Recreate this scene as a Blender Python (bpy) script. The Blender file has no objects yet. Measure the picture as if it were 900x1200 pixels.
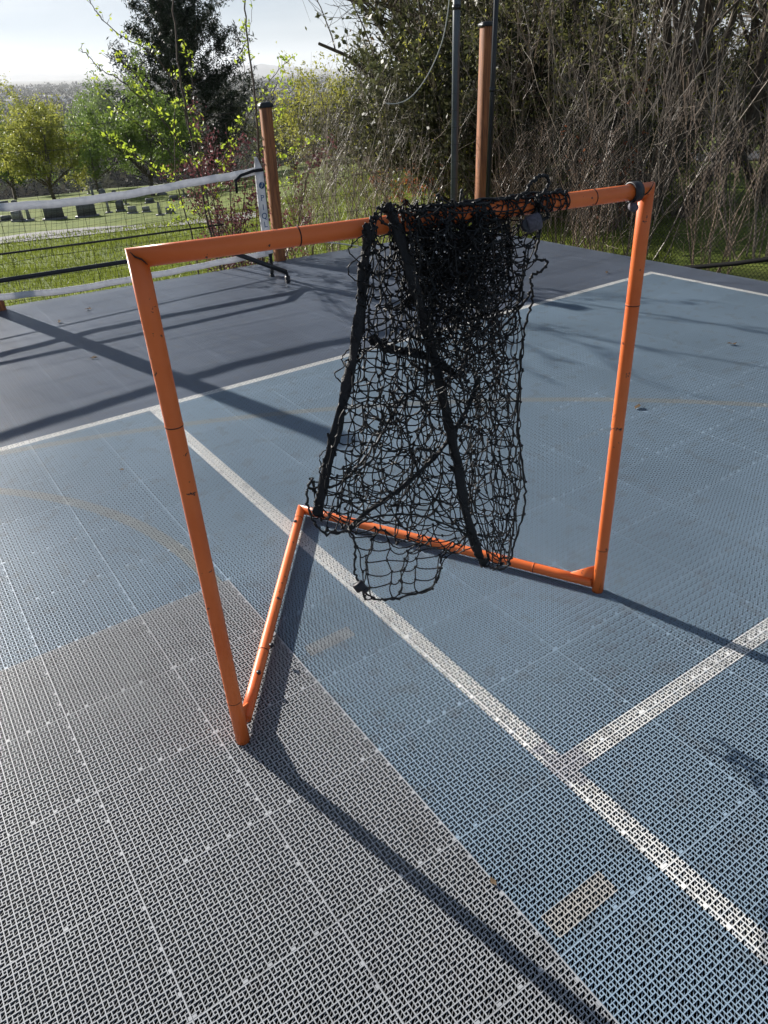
import bpy, math, random
import numpy as np
from mathutils import Vector

# ------------------------------------------------------------------ camera, sky, sun, exposure
T = 0.305                                    # one court tile in metres
PITCH, ROLL, YAW, FPX = 0.53811, -0.06446, 0.56416, 865.1
CAM = np.array([-0.087, -4.602, 4.737]) * T
def cam_axes():
    cy, sy = math.cos(YAW), math.sin(YAW)
    f = np.array([sy*math.cos(PITCH), cy*math.cos(PITCH), -math.sin(PITCH)])
    r = np.array([cy, -sy, 0.0]); u = np.cross(r, f)
    return r*math.cos(ROLL)+u*math.sin(ROLL), -r*math.sin(ROLL)+u*math.cos(ROLL), f
RX, UX, FX = cam_axes()

scene = bpy.context.scene
col = scene.collection
cd = bpy.data.cameras.new('camera'); cam = bpy.data.objects.new('camera', cd); col.objects.link(cam)
cd.sensor_fit = 'HORIZONTAL'; cd.sensor_width = 27.0; cd.lens = FPX/900*27.0
cd.clip_start = 0.05; cd.clip_end = 60000
from mathutils import Matrix
cam.matrix_world = Matrix(((RX[0], UX[0], -FX[0], CAM[0]), (RX[1], UX[1], -FX[1], CAM[1]), (RX[2], UX[2], -FX[2], CAM[2]), (0, 0, 0, 1)))
scene.camera = cam

SUN_EL, SUN_AZ = math.radians(22.5), math.radians(-13.3)      # azimuth clockwise from +Y
w = bpy.data.worlds.new('World'); scene.world = w; w.use_nodes = True
wn = w.node_tree.nodes; wl = w.node_tree.links; bg = wn['Background']
sky = wn.new('ShaderNodeTexSky'); sky.sky_type = 'NISHITA'; sky.sun_disc = False
sky.sun_elevation = SUN_EL; sky.sun_rotation = SUN_AZ; sky.altitude = 1400
sky.air_density = 1.0; sky.dust_density = 0.7; sky.ozone_density = 1.5
# thin high cloud, mixed into the sky by direction
tc = wn.new('ShaderNodeTexCoord'); mp = wn.new('ShaderNodeMapping'); mp.inputs['Scale'].default_value = (1.2, 1.2, 9)
mp.inputs['Rotation'].default_value = (0.06, 0.05, 0.3)
cn = wn.new('ShaderNodeTexNoise'); cn.inputs['Scale'].default_value = 2.0; cn.inputs['Detail'].default_value = 6
cr = wn.new('ShaderNodeValToRGB'); cr.color_ramp.elements[0].position = 0.45; cr.color_ramp.elements[1].position = 0.75
cr.color_ramp.elements[1].color = (0.5, 0.5, 0.5, 1)
mx = wn.new('ShaderNodeMix'); mx.data_type = 'RGBA'
wl.new(tc.outputs['Generated'], mp.inputs['Vector']); wl.new(mp.outputs[0], cn.inputs['Vector']); wl.new(cn.outputs['Fac'], cr.inputs[0])
wl.new(cr.outputs[0], mx.inputs[0]); wl.new(sky.outputs[0], mx.inputs[6]); mx.inputs[7].default_value = (6.8, 7.1, 7.3, 1)
vd1 = wn.new('ShaderNodeVectorMath'); vd1.operation = 'MULTIPLY_ADD'; vd1.inputs[1].default_value = (1/5.6, 1/7.1, 1/9.6); vd1.inputs[2].default_value = (1, 1, 1)
vd2 = wn.new('ShaderNodeVectorMath'); vd2.operation = 'DIVIDE'
wl.new(sky.outputs[0], vd1.inputs[0]); wl.new(sky.outputs[0], vd2.inputs[0]); wl.new(vd1.outputs[0], vd2.inputs[1]); wl.new(vd2.outputs[0], mx.inputs[6])
wl.new(mx.outputs[2], bg.inputs[0]); bg.inputs[1].default_value = 0.072

ld = bpy.data.lights.new('sun', 'SUN'); ld.energy = 5.0; ld.angle = math.radians(0.6); ld.color = (1.0, 0.95, 0.88)
sun = bpy.data.objects.new('sun', ld); col.objects.link(sun)
sd = Vector((math.sin(SUN_AZ)*math.cos(SUN_EL), math.cos(SUN_AZ)*math.cos(SUN_EL), math.sin(SUN_EL)))
sun.rotation_euler = sd.to_track_quat('Z', 'Y').to_euler(); sun.location = (0, 0, 30)
vs = scene.view_settings; vs.view_transform = 'Standard'; vs.look = 'None'; vs.exposure = 0.86; vs.gamma = 1.0; vs.use_curve_mapping = False

# ------------------------------------------------------------------ helpers
rnd = random.Random(7)
def ray(x, y):
    d = FX + RX*(x-450)/FPX - UX*(y-600)/FPX
    return d/np.linalg.norm(d)
def at_z(x, y, z=0.0):
    d = ray(x, y); return CAM + d*((z-CAM[2])/d[2])
def at_plane(x, y, p, n):
    d = ray(x, y); n = np.asarray(n, float); return CAM + d*(np.dot(np.asarray(p)-CAM, n)/np.dot(d, n))
def at_Y(x, y, Y): return at_plane(x, y, (0, Y, 0), (0, 1, 0))
def at_X(x, y, X): return at_plane(x, y, (X, 0, 0), (1, 0, 0))
def at_D(x, y, D):
    d = ray(x, y); return CAM + d*(D/math.hypot(d[0], d[1]))

def tag(o, label=None, cat=None, group=None, kind=None):
    if label: o['label'] = label
    if cat: o['category'] = cat
    if group: o['group'] = group
    if kind: o['kind'] = kind
    return o
def link(name, me, mat=None, parent=None):
    o = bpy.data.objects.new(name, me); col.objects.link(o)
    if mat and not me.materials: me.materials.append(mat)
    if parent: o.parent = parent
    return o
def empty(name, loc=(0, 0, 0)):
    o = bpy.data.objects.new(name, None); col.objects.link(o); o.location = loc; o.empty_display_size = 0.1; return o
def mesh_np(name, V, F, smooth=False):
    V = np.asarray(V, np.float32); F = np.asarray(F, np.int32); k = F.shape[1]
    me = bpy.data.meshes.new(name)
    me.vertices.add(len(V)); me.vertices.foreach_set('co', V.ravel())
    me.loops.add(F.size); me.loops.foreach_set('vertex_index', F.ravel())
    me.polygons.add(len(F)); me.polygons.foreach_set('loop_start', np.arange(0, F.size, k, dtype=np.int32))
    me.polygons.foreach_set('loop_total', np.full(len(F), k, np.int32))
    if smooth: me.polygons.foreach_set('use_smooth', np.ones(len(F), bool))
    me.update(calc_edges=True); me.validate(); return me
class Geo:
    """collects quads"""
    def __init__(s): s.V = []; s.F = []; s.n = 0
    def add(s, V, F):
        s.V.append(np.asarray(V, float)); s.F.append(np.asarray(F, int)+s.n); s.n += len(V)
    def box(s, c, size, rz=0.0, taper=1.0):
        hx, hy, hz = np.array(size)/2
        P = np.array([[sx*hx*(taper if sz > 0 else 1), sy*hy*(taper if sz > 0 else 1), sz*hz] for sx in (-1, 1) for sy in (-1, 1) for sz in (-1, 1)])
        c_, s_ = math.cos(rz), math.sin(rz)
        P = np.c_[P[:, 0]*c_-P[:, 1]*s_, P[:, 0]*s_+P[:, 1]*c_, P[:, 2]] + np.asarray(c)
        s.add(P, [[0, 1, 3, 2], [4, 6, 7, 5], [0, 4, 5, 1], [2, 3, 7, 6], [0, 2, 6, 4], [1, 5, 7, 3]])
    def tube(s, pts, rad, sides=8, closed=False, cap=True):
        pts = np.asarray(pts, float); n = len(pts)
        rad = np.full(n, rad) if np.isscalar(rad) else np.asarray(rad, float)
        tan = np.zeros_like(pts)
        for i in range(n):
            a = pts[(i+1) % n] if closed or i < n-1 else pts[i]
            b = pts[i-1] if closed or i > 0 else pts[i]
            v = a-b; tan[i] = v/(np.linalg.norm(v)+1e-12)
        ref = np.array([0, 0, 1.]) if abs(tan[0][2]) < .9 else np.array([1., 0, 0])
        u = np.cross(tan[0], ref); u /= np.linalg.norm(u)
        V = []
        th = np.arange(sides)*2*math.pi/sides
        for i in range(n):
            u = u-tan[i]*np.dot(u, tan[i]); u /= (np.linalg.norm(u)+1e-12); v = np.cross(tan[i], u)
            V.append(pts[i]+rad[i]*(np.cos(th)[:, None]*u+np.sin(th)[:, None]*v))
        V = np.concatenate(V); F = []
        for i in range(n if closed else n-1):
            j = (i+1) % n
            for k in range(sides): F.append([i*sides+k, i*sides+(k+1) % sides, j*sides+(k+1) % sides, j*sides+k])
        if cap and not closed:
            m = len(V); V = np.r_[V, [pts[0], pts[-1]]]
            for k in range(0, sides, 2):
                F.append([m, (k+2) % sides, k+1, k]); b = (n-1)*sides
                F.append([m+1, b+k, b+k+1, b+(k+2) % sides])
        s.add(V, F)
    def build(s, name, mat, parent=None, smooth=False):
        o = link(name, mesh_np(name, np.concatenate(s.V), np.concatenate(s.F), smooth), mat, parent); return o
def segs_geo(S, sides=3):
    """S: rows x0 y0 z0 x1 y1 z1 r0 r1 -> prisms"""
    S = np.asarray(S, float); P0, P1, R0, R1 = S[:, :3], S[:, 3:6], S[:, 6], S[:, 7]
    d = P1-P0; d /= (np.linalg.norm(d, axis=1)[:, None]+1e-9)
    ref = np.where(np.abs(d[:, 2:3]) < .9, [[0, 0, 1.]], [[1., 0, 0]])
    u = np.cross(d, ref); u /= np.linalg.norm(u, axis=1)[:, None]; v = np.cross(d, u)
    V = []
    for P, R in ((P0, R0), (P1, R1)):
        for k in range(sides):
            a = 2*math.pi*k/sides; V.append(P+(u*math.cos(a)+v*math.sin(a))*R[:, None])
    n = len(S); V = np.stack(V, 1).reshape(-1, 3); base = (np.arange(n)*2*sides)[:, None]
    F = [base+np.array([[k, (k+1) % sides, sides+(k+1) % sides, sides+k]]) for k in range(sides)]
    return V, np.concatenate(F)
def quads_geo(C, size, rng, aspect=0.5, flat=0.0):
    """leaf-sized diamond faces at random orientation around centres C"""
    n = len(C); a = rng.normal(size=(n, 3)); a /= np.linalg.norm(a, axis=1)[:, None]
    b = rng.normal(size=(n, 3)); b[:, 2] += flat*3; b = np.cross(a, b); b /= np.linalg.norm(b, axis=1)[:, None]
    s = (size*(0.6+0.8*rng.random(n)))[:, None] if np.isscalar(size) else size[:, None]
    V = np.stack([C-a*s, C-b*s*aspect, C+a*s, C+b*s*aspect], 1).reshape(-1, 3)
    return V, np.arange(n*4).reshape(-1, 4)

# ------------------------------------------------------------------ materials
def mat_new(name):
    m = bpy.data.materials.new(name); m.use_nodes = True; return m, m.node_tree.nodes, m.node_tree.links, m.node_tree.nodes['Principled BSDF']
def simple(name, c, rough=0.6, metal=0.0, noise=0.0, scale=20, bump=0.0, c2=None, lo=.35, hi=.65, spec=0.5, detail=5):
    m, N, L, b = mat_new(name)
    b.inputs['Base Color'].default_value = (*c, 1); b.inputs['Roughness'].default_value = rough; b.inputs['Metallic'].default_value = metal
    b.inputs['Specular IOR Level'].default_value = spec
    if noise or c2 or bump:
        t = N.new('ShaderNodeTexCoord'); n = N.new('ShaderNodeTexNoise'); n.inputs['Scale'].default_value = scale; n.inputs['Detail'].default_value = detail
        L.new(t.outputs['Object'], n.inputs['Vector'])
        r = N.new('ShaderNodeValToRGB'); r.color_ramp.elements[0].position = lo; r.color_ramp.elements[1].position = hi
        c2 = c2 or tuple(min(1, x*(1-noise)) for x in c)
        r.color_ramp.elements[0].color = (*c2, 1); r.color_ramp.elements[1].color = (*c, 1)
        L.new(n.outputs['Fac'], r.inputs[0]); L.new(r.outputs[0], b.inputs['Base Color'])
        if bump:
            bp = N.new('ShaderNodeBump'); bp.inputs['Strength'].default_value = bump; bp.inputs['Distance'].default_value = 0.01
            L.new(n.outputs['Fac'], bp.inputs['Height']); L.new(bp.outputs[0], b.inputs['Normal'])
    return m
def leafmat(name, c, c2, scale=3.0, trans=0.5, rough=0.5):
    m, N, L, b = mat_new(name)
    t = N.new('ShaderNodeTexCoord'); n = N.new('ShaderNodeTexNoise'); n.inputs['Scale'].default_value = scale; n.inputs['Detail'].default_value = 3
    L.new(t.outputs['Object'], n.inputs['Vector'])
    r = N.new('ShaderNodeValToRGB'); r.color_ramp.elements[0].position = .35; r.color_ramp.elements[1].position = .65
    r.color_ramp.elements[0].color = (*c2, 1); r.color_ramp.elements[1].color = (*c, 1)
    L.new(n.outputs['Fac'], r.inputs[0]); L.new(r.outputs[0], b.inputs['Base Color']); b.inputs['Roughness'].default_value = rough
    b.inputs['Specular IOR Level'].default_value = 0.3 if 'far' not in name else 0.0
    tr = N.new('ShaderNodeBsdfTranslucent'); L.new(r.outputs[0], tr.inputs[0])
    mx = N.new('ShaderNodeMixShader'); mx.inputs[0].default_value = trans
    L.new(b.outputs[0], mx.inputs[1]); L.new(tr.outputs[0], mx.inputs[2]); L.new(mx.outputs[0], N['Material Output'].inputs[0])
    return m

class MX:
    """tiny expression helper over math nodes"""
    def __init__(s, N, L): s.N = N; s.L = L
    def m(s, op, a, b=None, c=None):
        n = s.N.new('ShaderNodeMath'); n.operation = op
        for i, v in enumerate((a, b, c)):
            if v is None: continue
            if isinstance(v, (int, float)): n.inputs[i].default_value = v
            else: s.L.new(v, n.inputs[i])
        return n.outputs[0]
    def add(s, a, b): return s.m('ADD', a, b)
    def sub(s, a, b): return s.m('SUBTRACT', a, b)
    def mul(s, a, b): return s.m('MULTIPLY', a, b)
    def lt(s, a, b): return s.m('LESS_THAN', a, b)
    def gt(s, a, b): return s.m('GREATER_THAN', a, b)
    def mx(s, a, b): return s.m('MAXIMUM', a, b)
    def inbox(s, x, y, x0, x1, y0, y1):
        a = s.lt(s.m('ABSOLUTE', s.sub(x, (x0+x1)/2)), abs(x1-x0)/2); b = s.lt(s.m('ABSOLUTE', s.sub(y, (y0+y1)/2)), abs(y1-y0)/2)
        return s.mul(a, b)
    def mix(s, f, a, b):
        n = s.N.new('ShaderNodeMix'); n.data_type = 'RGBA'; s.L.new(f, n.inputs[0])
        for i, v in ((6, a), (7, b)):
            if isinstance(v, tuple): n.inputs[i].default_value = (*v, 1)
            else: s.L.new(v, n.inputs[i])
        return n.outputs[2]

def court_material(name, lower=False):
    m, N, L, b = mat_new(name); E = MX(N, L)
    t = N.new('ShaderNodeTexCoord'); sp = N.new('ShaderNodeSeparateXYZ'); L.new(t.outputs['Object'], sp.inputs[0])
    u = E.mul(sp.outputs[0], 1/T); v = E.mul(sp.outputs[1], 1/T)
    fu, fv = E.m('FLOORED_MODULO', u, 1.0), E.m('FLOORED_MODULO', v, 1.0)
    cx, cy = E.mul(fu, 12), E.mul(fv, 12)
    x = E.sub(.5, E.m('FRACT', cx)); y = E.sub(E.m('FRACT', cy), .5)
    a, c, d = .105, .175, .458       # centre hole, ring start, ring end
    holes = E.inbox(x, y, -a, a, -a, a)
    for bx in ((-d, .11, c, d), (c, d, -.11, d), (-.11, d, -d, -c), (-d, -c, -d, .11)):
        holes = E.mx(holes, E.inbox(x, y, *bx))
    # solid tabs along the tile seams, and a hairline gap at the seam itself
    tabx = E.mul(E.gt(cx, 11.72), E.lt(E.m('FRACT', E.mul(fv, 6)), .18))
    taby = E.mul(E.lt(cy, .28), E.lt(E.m('FRACT', E.mul(fu, 6)), .18))
    s0 = N.new('ShaderNodeTexNoise'); s0.inputs['Scale'].default_value = 9; L.new(t.outputs['Object'], s0.inputs['Vector']); scuff0 = s0.outputs['Fac']
    tab = E.mx(tabx, taby); rim = E.mx(E.lt(E.m('ABSOLUTE', E.sub(cx, 6)), 5.93), 0.0)
    edge = E.mx(E.gt(cx, 11.89), E.gt(cy, 11.90)); solid = E.mx(E.mul(tab, E.gt(scuff0, .47)), edge)
    holes = E.mul(holes, E.sub(1.0, solid))
    gap = E.mx(E.lt(cx, .035), E.lt(cy, .035)); holes = E.mx(holes, gap)
    if lower:
        rib = E.lt(E.m('ABSOLUTE', E.sub(E.m('FRACT', E.add(E.mul(x, 2.6), E.mul(y, 3.7))), .5)), .075)
        holes = E.mul(holes, E.sub(1.0, rib))
    # colours
    nz = N.new('ShaderNodeTexNoise'); nz.inputs['Scale'].default_value = 1.3; nz.inputs['Detail'].default_value = 6; L.new(t.outputs['Object'], nz.inputs['Vector'])
    nf = N.new('ShaderNodeTexNoise'); nf.inputs['Scale'].default_value = 60; nf.inputs['Detail'].default_value = 4; L.new(t.outputs['Object'], nf.inputs['Vector'])
    tn = N.new('ShaderNodeTexWhiteNoise'); tn.noise_dimensions = '2D'; cb = N.new('ShaderNodeCombineXYZ')
    L.new(E.m('FLOOR', u), cb.inputs[0]); L.new(E.m('FLOOR', v), cb.inputs[1]); L.new(cb.outputs[0], tn.inputs['Vector'])
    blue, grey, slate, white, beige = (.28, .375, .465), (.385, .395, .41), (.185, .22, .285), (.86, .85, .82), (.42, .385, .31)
    colr = E.mix(E.mul(E.lt(u, 2.0), E.lt(v, 2.0)), blue, grey)
    def ring(cxx, cyy, r, wd):
        dx, dy = E.sub(u, cxx), E.sub(v, cyy); q = E.m('SQRT', E.add(E.mul(dx, dx), E.mul(dy, dy)))
        return E.lt(E.m('ABSOLUTE', E.sub(q, r)), wd)
    arc1 = E.mul(ring(-4.08, 2.04, 5.93, .083), E.gt(v, 2.0)); arc2 = ring(-4.1, -10.9, 18.85, .083)
    colr = E.mix(E.mx(E.mul(arc1, E.mul(nz.outputs['Fac'], 1.1)), E.mul(arc2, .5)), colr, beige)
    colr = E.mix(E.mx(E.inbox(u, v, 2.08, 2.62, -2.92, -2.75), E.mul(E.inbox(u, v, 2.12, 2.62, .335, .50), .65)), colr, (.50, .485, .46))
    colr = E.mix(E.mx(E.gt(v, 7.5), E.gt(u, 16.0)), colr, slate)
    wlin = E.inbox(u, v, 2.955, 3.135, -60, 7.5)
    wlin = E.mx(wlin, E.inbox(u, v, 3.1, 30, -2.09, -1.91))
    wlin = E.mx(wlin, E.inbox(u, v, -40, 16.08, 7.42, 7.585)); wlin = E.mx(wlin, E.inbox(u, v, 15.92, 16.08, -60, 7.5))
    # the far end of the inner line is worn thin, one tile by the junction is scuffed
    worn = N.new('ShaderNodeMapRange'); worn.inputs[1].default_value = .50; worn.inputs[2].default_value = .72; worn.inputs[3].default_value = 1; worn.inputs[4].default_value = .55; L.new(nf.outputs['Fac'], worn.inputs[0])
    colr = E.mix(E.mul(wlin, worn.outputs[0]), colr, white)
    scuff = N.new('ShaderNodeTexNoise'); scuff.inputs['Scale'].default_value = 14; scuff.inputs['Detail'].default_value = 5; L.new(t.outputs['Object'], scuff.inputs['Vector'])
    colr = E.mix(E.mul(E.gt(scuff.outputs['Fac'], .60), .25), colr, (.20, .20, .20))
    colr = E.mix(E.mul(E.mul(E.inbox(u, v, 2.9, 3.3, -2.2, -1.72), wlin), E.mul(E.gt(scuff.outputs['Fac'], .46), .7)), colr, (.42, .42, .47))
    colr = E.mix(E.mul(edge, .05), colr, (.62, .64, .66))
    bright = E.add(.70, E.add(E.mul(nz.outputs['Fac'], .45), E.add(E.mul(nf.outputs['Fac'], .14), E.mul(tn.outputs['Value'], .08))))
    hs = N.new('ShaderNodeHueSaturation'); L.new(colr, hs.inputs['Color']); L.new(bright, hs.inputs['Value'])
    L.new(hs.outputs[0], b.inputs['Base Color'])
    L.new(E.add(.30, E.mul(nz.outputs['Fac'], .22)), b.inputs['Roughness']); b.inputs['Specular IOR Level'].default_value = 0.6
    tr = N.new('ShaderNodeBsdfTransparent'); ms = N.new('ShaderNodeMixShader')
    L.new(holes, ms.inputs[0]); L.new(b.outputs[0], ms.inputs[1]); L.new(tr.outputs[0], ms.inputs[2]); L.new(ms.outputs[0], N['Material Output'].inputs[0])
    return m

M = {}
M['orange'] = None
def orange_mat():
    m, N, L, b = mat_new('orange_paint'); t = N.new('ShaderNodeTexCoord')
    n1 = N.new('ShaderNodeTexNoise'); n1.inputs['Scale'].default_value = 42; n1.inputs['Detail'].default_value = 8; n1.inputs['Roughness'].default_value = .65
    n2 = N.new('ShaderNodeTexNoise'); n2.inputs['Scale'].default_value = 5; n2.inputs['Detail'].default_value = 4
    for n in (n1, n2): L.new(t.outputs['Object'], n.inputs['Vector'])
    E = MX(N, L)
    chip = E.gt(E.add(n1.outputs['Fac'], E.mul(n2.outputs['Fac'], .35)), .83)
    r = N.new('ShaderNodeValToRGB'); r.color_ramp.elements[0].color = (.74, .135, .022, 1); r.color_ramp.elements[1].color = (.86, .20, .045, 1)
    r.color_ramp.elements[0].position = .3; r.color_ramp.elements[1].position = .7; L.new(n2.outputs['Fac'], r.inputs[0])
    c = E.mix(chip, r.outputs[0], (.05, .025, .02)); L.new(c, b.inputs['Base Color'])
    L.new(E.add(.33, E.mul(n2.outputs['Fac'], .2)), b.inputs['Roughness'])
    bp = N.new('ShaderNodeBump'); bp.inputs['Strength'].default_value = .15; bp.inputs['Distance'].default_value = .002; L.new(n1.outputs['Fac'], bp.inputs['Height']); L.new(bp.outputs[0], b.inputs['Normal'])
    return m
M['orange'] = orange_mat()
M['dark_gap'] = simple('dark_gap', (.02, .012, .01), .8)
M['cord'] = simple('black_cord', (.012, .012, .013), .55, noise=.5, scale=300, spec=.35)
M['strap'] = simple('black_webbing', (.014, .014, .016), .6, noise=.5, scale=400, bump=.3, spec=.35)
M['rubber'] = simple('black_rubber', (.018, .017, .022), .5)
M['tapeg'] = simple('purple_grey_hook_tape', (.11, .10, .125), .7, noise=.4, scale=200)

M['black_metal'] = simple('black_powder_coat', (.02, .02, .022), .4)
M['netting'] = simple('black_netting', (.010, .010, .010), .85, spec=.1)
M['letter'] = simple('blue_print', (.03, .10, .22), .5)
M['grey_metal'] = simple('grey_pole_paint', (.10, .115, .13), .38, noise=.2, scale=12)
M['wire'] = simple('weathered_wire', (.03, .028, .026), .6)
M['white_cord'] = simple('white_rope', (.62, .6, .52), .7)
def wood_mat(name='stained_wood', ca=(.15, .05, .02), cb=(.46, .17, .055)):
    m, N, L, b = mat_new(name); t = N.new('ShaderNodeTexCoord'); mp = N.new('ShaderNodeMapping'); mp.inputs['Scale'].default_value = (26, 26, 1.6)
    n = N.new('ShaderNodeTexNoise'); n.inputs['Scale'].default_value = 3; n.inputs['Detail'].default_value = 7; n.inputs['Distortion'].default_value = .6
    L.new(t.outputs['Object'], mp.inputs[0]); L.new(mp.outputs[0], n.inputs['Vector'])
    r = N.new('ShaderNodeValToRGB'); r.color_ramp.elements[0].position = .3; r.color_ramp.elements[1].position = .7
    r.color_ramp.elements[0].color = (*ca, 1); r.color_ramp.elements[1].color = (*cb, 1)
    L.new(n.outputs['Fac'], r.inputs[0]); L.new(r.outputs[0], b.inputs['Base Color']); b.inputs['Roughness'].default_value = .6
    bp = N.new('ShaderNodeBump'); bp.inputs['Strength'].default_value = .4; bp.inputs['Distance'].default_value = .004; L.new(n.outputs['Fac'], bp.inputs['Height']); L.new(bp.outputs[0], b.inputs['Normal'])
    return m
M['wood'] = wood_mat()
M['concrete'] = simple('pad_concrete', (.30, .29, .27), .9, noise=.35, scale=8, bump=.2)
M['bark'] = simple('grey_brown_bark', (.13, .10, .075), .9, noise=.5, scale=25, bump=.5)
M['bark_dark'] = simple('dark_bark', (.11, .082, .06), .9, noise=.5, scale=20, bump=.6)
M['twig'] = simple('bare_twigs', (.36, .26, .19), .45, c2=(.15, .105, .075), scale=4, spec=.6)
M['twig2'] = simple('grey_twigs', (.30, .245, .19), .45, c2=(.14, .11, .085), scale=3, spec=.5)
M['twig_r'] = simple('reddish_twigs', (.20, .11, .09), .6, c2=(.08, .05, .045), scale=3)
M['leaf_bud'] = leafmat('yellow_green_bud_leaves', (.50, .58, .06), (.34, .46, .05), 8, .55)
M['leaf_yellow'] = leafmat('yellow_green_maple_leaves', (.40, .40, .08), (.25, .28, .06), 1.5, .5)
M['leaf_green'] = leafmat('fresh_green_leaves', (.22, .30, .06), (.13, .20, .045), 1.2, .45)
M['leaf_forsythia'] = leafmat('bright_yellow_leaves', (.44, .42, .07), (.26, .27, .055), 2, .5)
M['leaf_olive'] = leafmat('olive_leaves', (.22, .21, .07), (.11, .12, .04), 1.5, .4)
M['leaf_brown'] = leafmat('dry_brown_leaves', (.26, .18, .10), (.13, .09, .06), 2, .35)
M['leaf_orange'] = leafmat('orange_leaves', (.45, .14, .05), (.30, .08, .03), 4, .45)
M['leaf_purple'] = leafmat('plum_leaves', (.22, .085, .09), (.10, .035, .045), 5, .4)
M['needle'] = leafmat('dark_needles', (.030, .045, .022), (.012, .020, .012), 1.5, .2)
M['needle2'] = leafmat('olive_pine_needles', (.13, .14, .055), (.065, .07, .032), 1.5, .4)
M['white_fabric'] = leafmat('white_vinyl', (.80, .80, .82), (.72, .72, .74), 30, .35)
M['stone'] = simple('grey_granite', (.36, .35, .34), .6, noise=.4, scale=15)
M['stone_dark'] = simple('dark_granite', (.17, .17, .18), .5, noise=.4, scale=15)
M['asphalt'] = simple('path_asphalt', (.26, .25, .25), .9, noise=.2, scale=6)

# ------------------------------------------------------------------ terrain
def sst(a, b, x): t = np.clip((x-a)/(b-a), 0, 1); return t*t*(3-2*t)
FH = np.array([math.sin(YAW), math.cos(YAW)]); RH = np.array([math.cos(YAW), -math.sin(YAW)])
def terr(x, y):
    x = np.asarray(x, float); y = np.asarray(y, float)
    dx, dy = x-CAM[0], y-CAM[1]; d = np.hypot(dx, dy); f = dx*FH[0]+dy*FH[1]; l = dx*RH[0]+dy*RH[1]
    az = np.degrees(np.arctan2(l, f)); t = sst(-14, 6, az)*sst(-170, -120, az)
    zl = np.interp(d, [0, 6, 8, 20, 40, 70, 95, 140, 420], [-.35, -.40, -.62, -2.1, -4.0, -6.0, -8.2, -16, -60])
    zr = np.interp(d, [0, 5.5, 8, 15, 40, 95, 160, 420], [-.30, -.30, -.42, -.62, -2.2, -6, -16, -60])
    z = zl*(1-t)+zr*t
    k = sst(100, 600, d)
    z = z + k*(.0033*f-.0353*l)
    z = z + (1-sst(60, 200, d))*sst(6, 12, d)*.10*np.sin(x*.7+1)*np.sin(y*.55)
    return z
def ray_terr(x, y):
    d = ray(x, y); t = 3.0
    while t < 20000:
        p = CAM+d*t
        if p[2] < terr(p[0], p[1]): return p
        t *= 1.004
    return CAM+d*t
def ground_at(x, y): return np.array([x, y, float(terr(x, y))])
nr, na = 190, 288
rr = np.r_[0.01, np.geomspace(1.0, 22000, nr-1)]; aa = np.arange(na)*2*math.pi/na
RR, AA = np.meshgrid(rr, aa, indexing='ij'); X = CAM[0]+RR*np.cos(AA); Y = CAM[1]+RR*np.sin(AA); Z = terr(X, Y)
V = np.stack([X, Y, Z], -1).reshape(-1, 3); ii, jj = np.meshgrid(np.arange(nr-1), np.arange(na), indexing='ij')
F = np.stack([ii*na+jj, (ii+1)*na+jj, (ii+1)*na+(jj+1) % na, ii*na+(jj+1) % na], -1).reshape(-1, 4)
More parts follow.
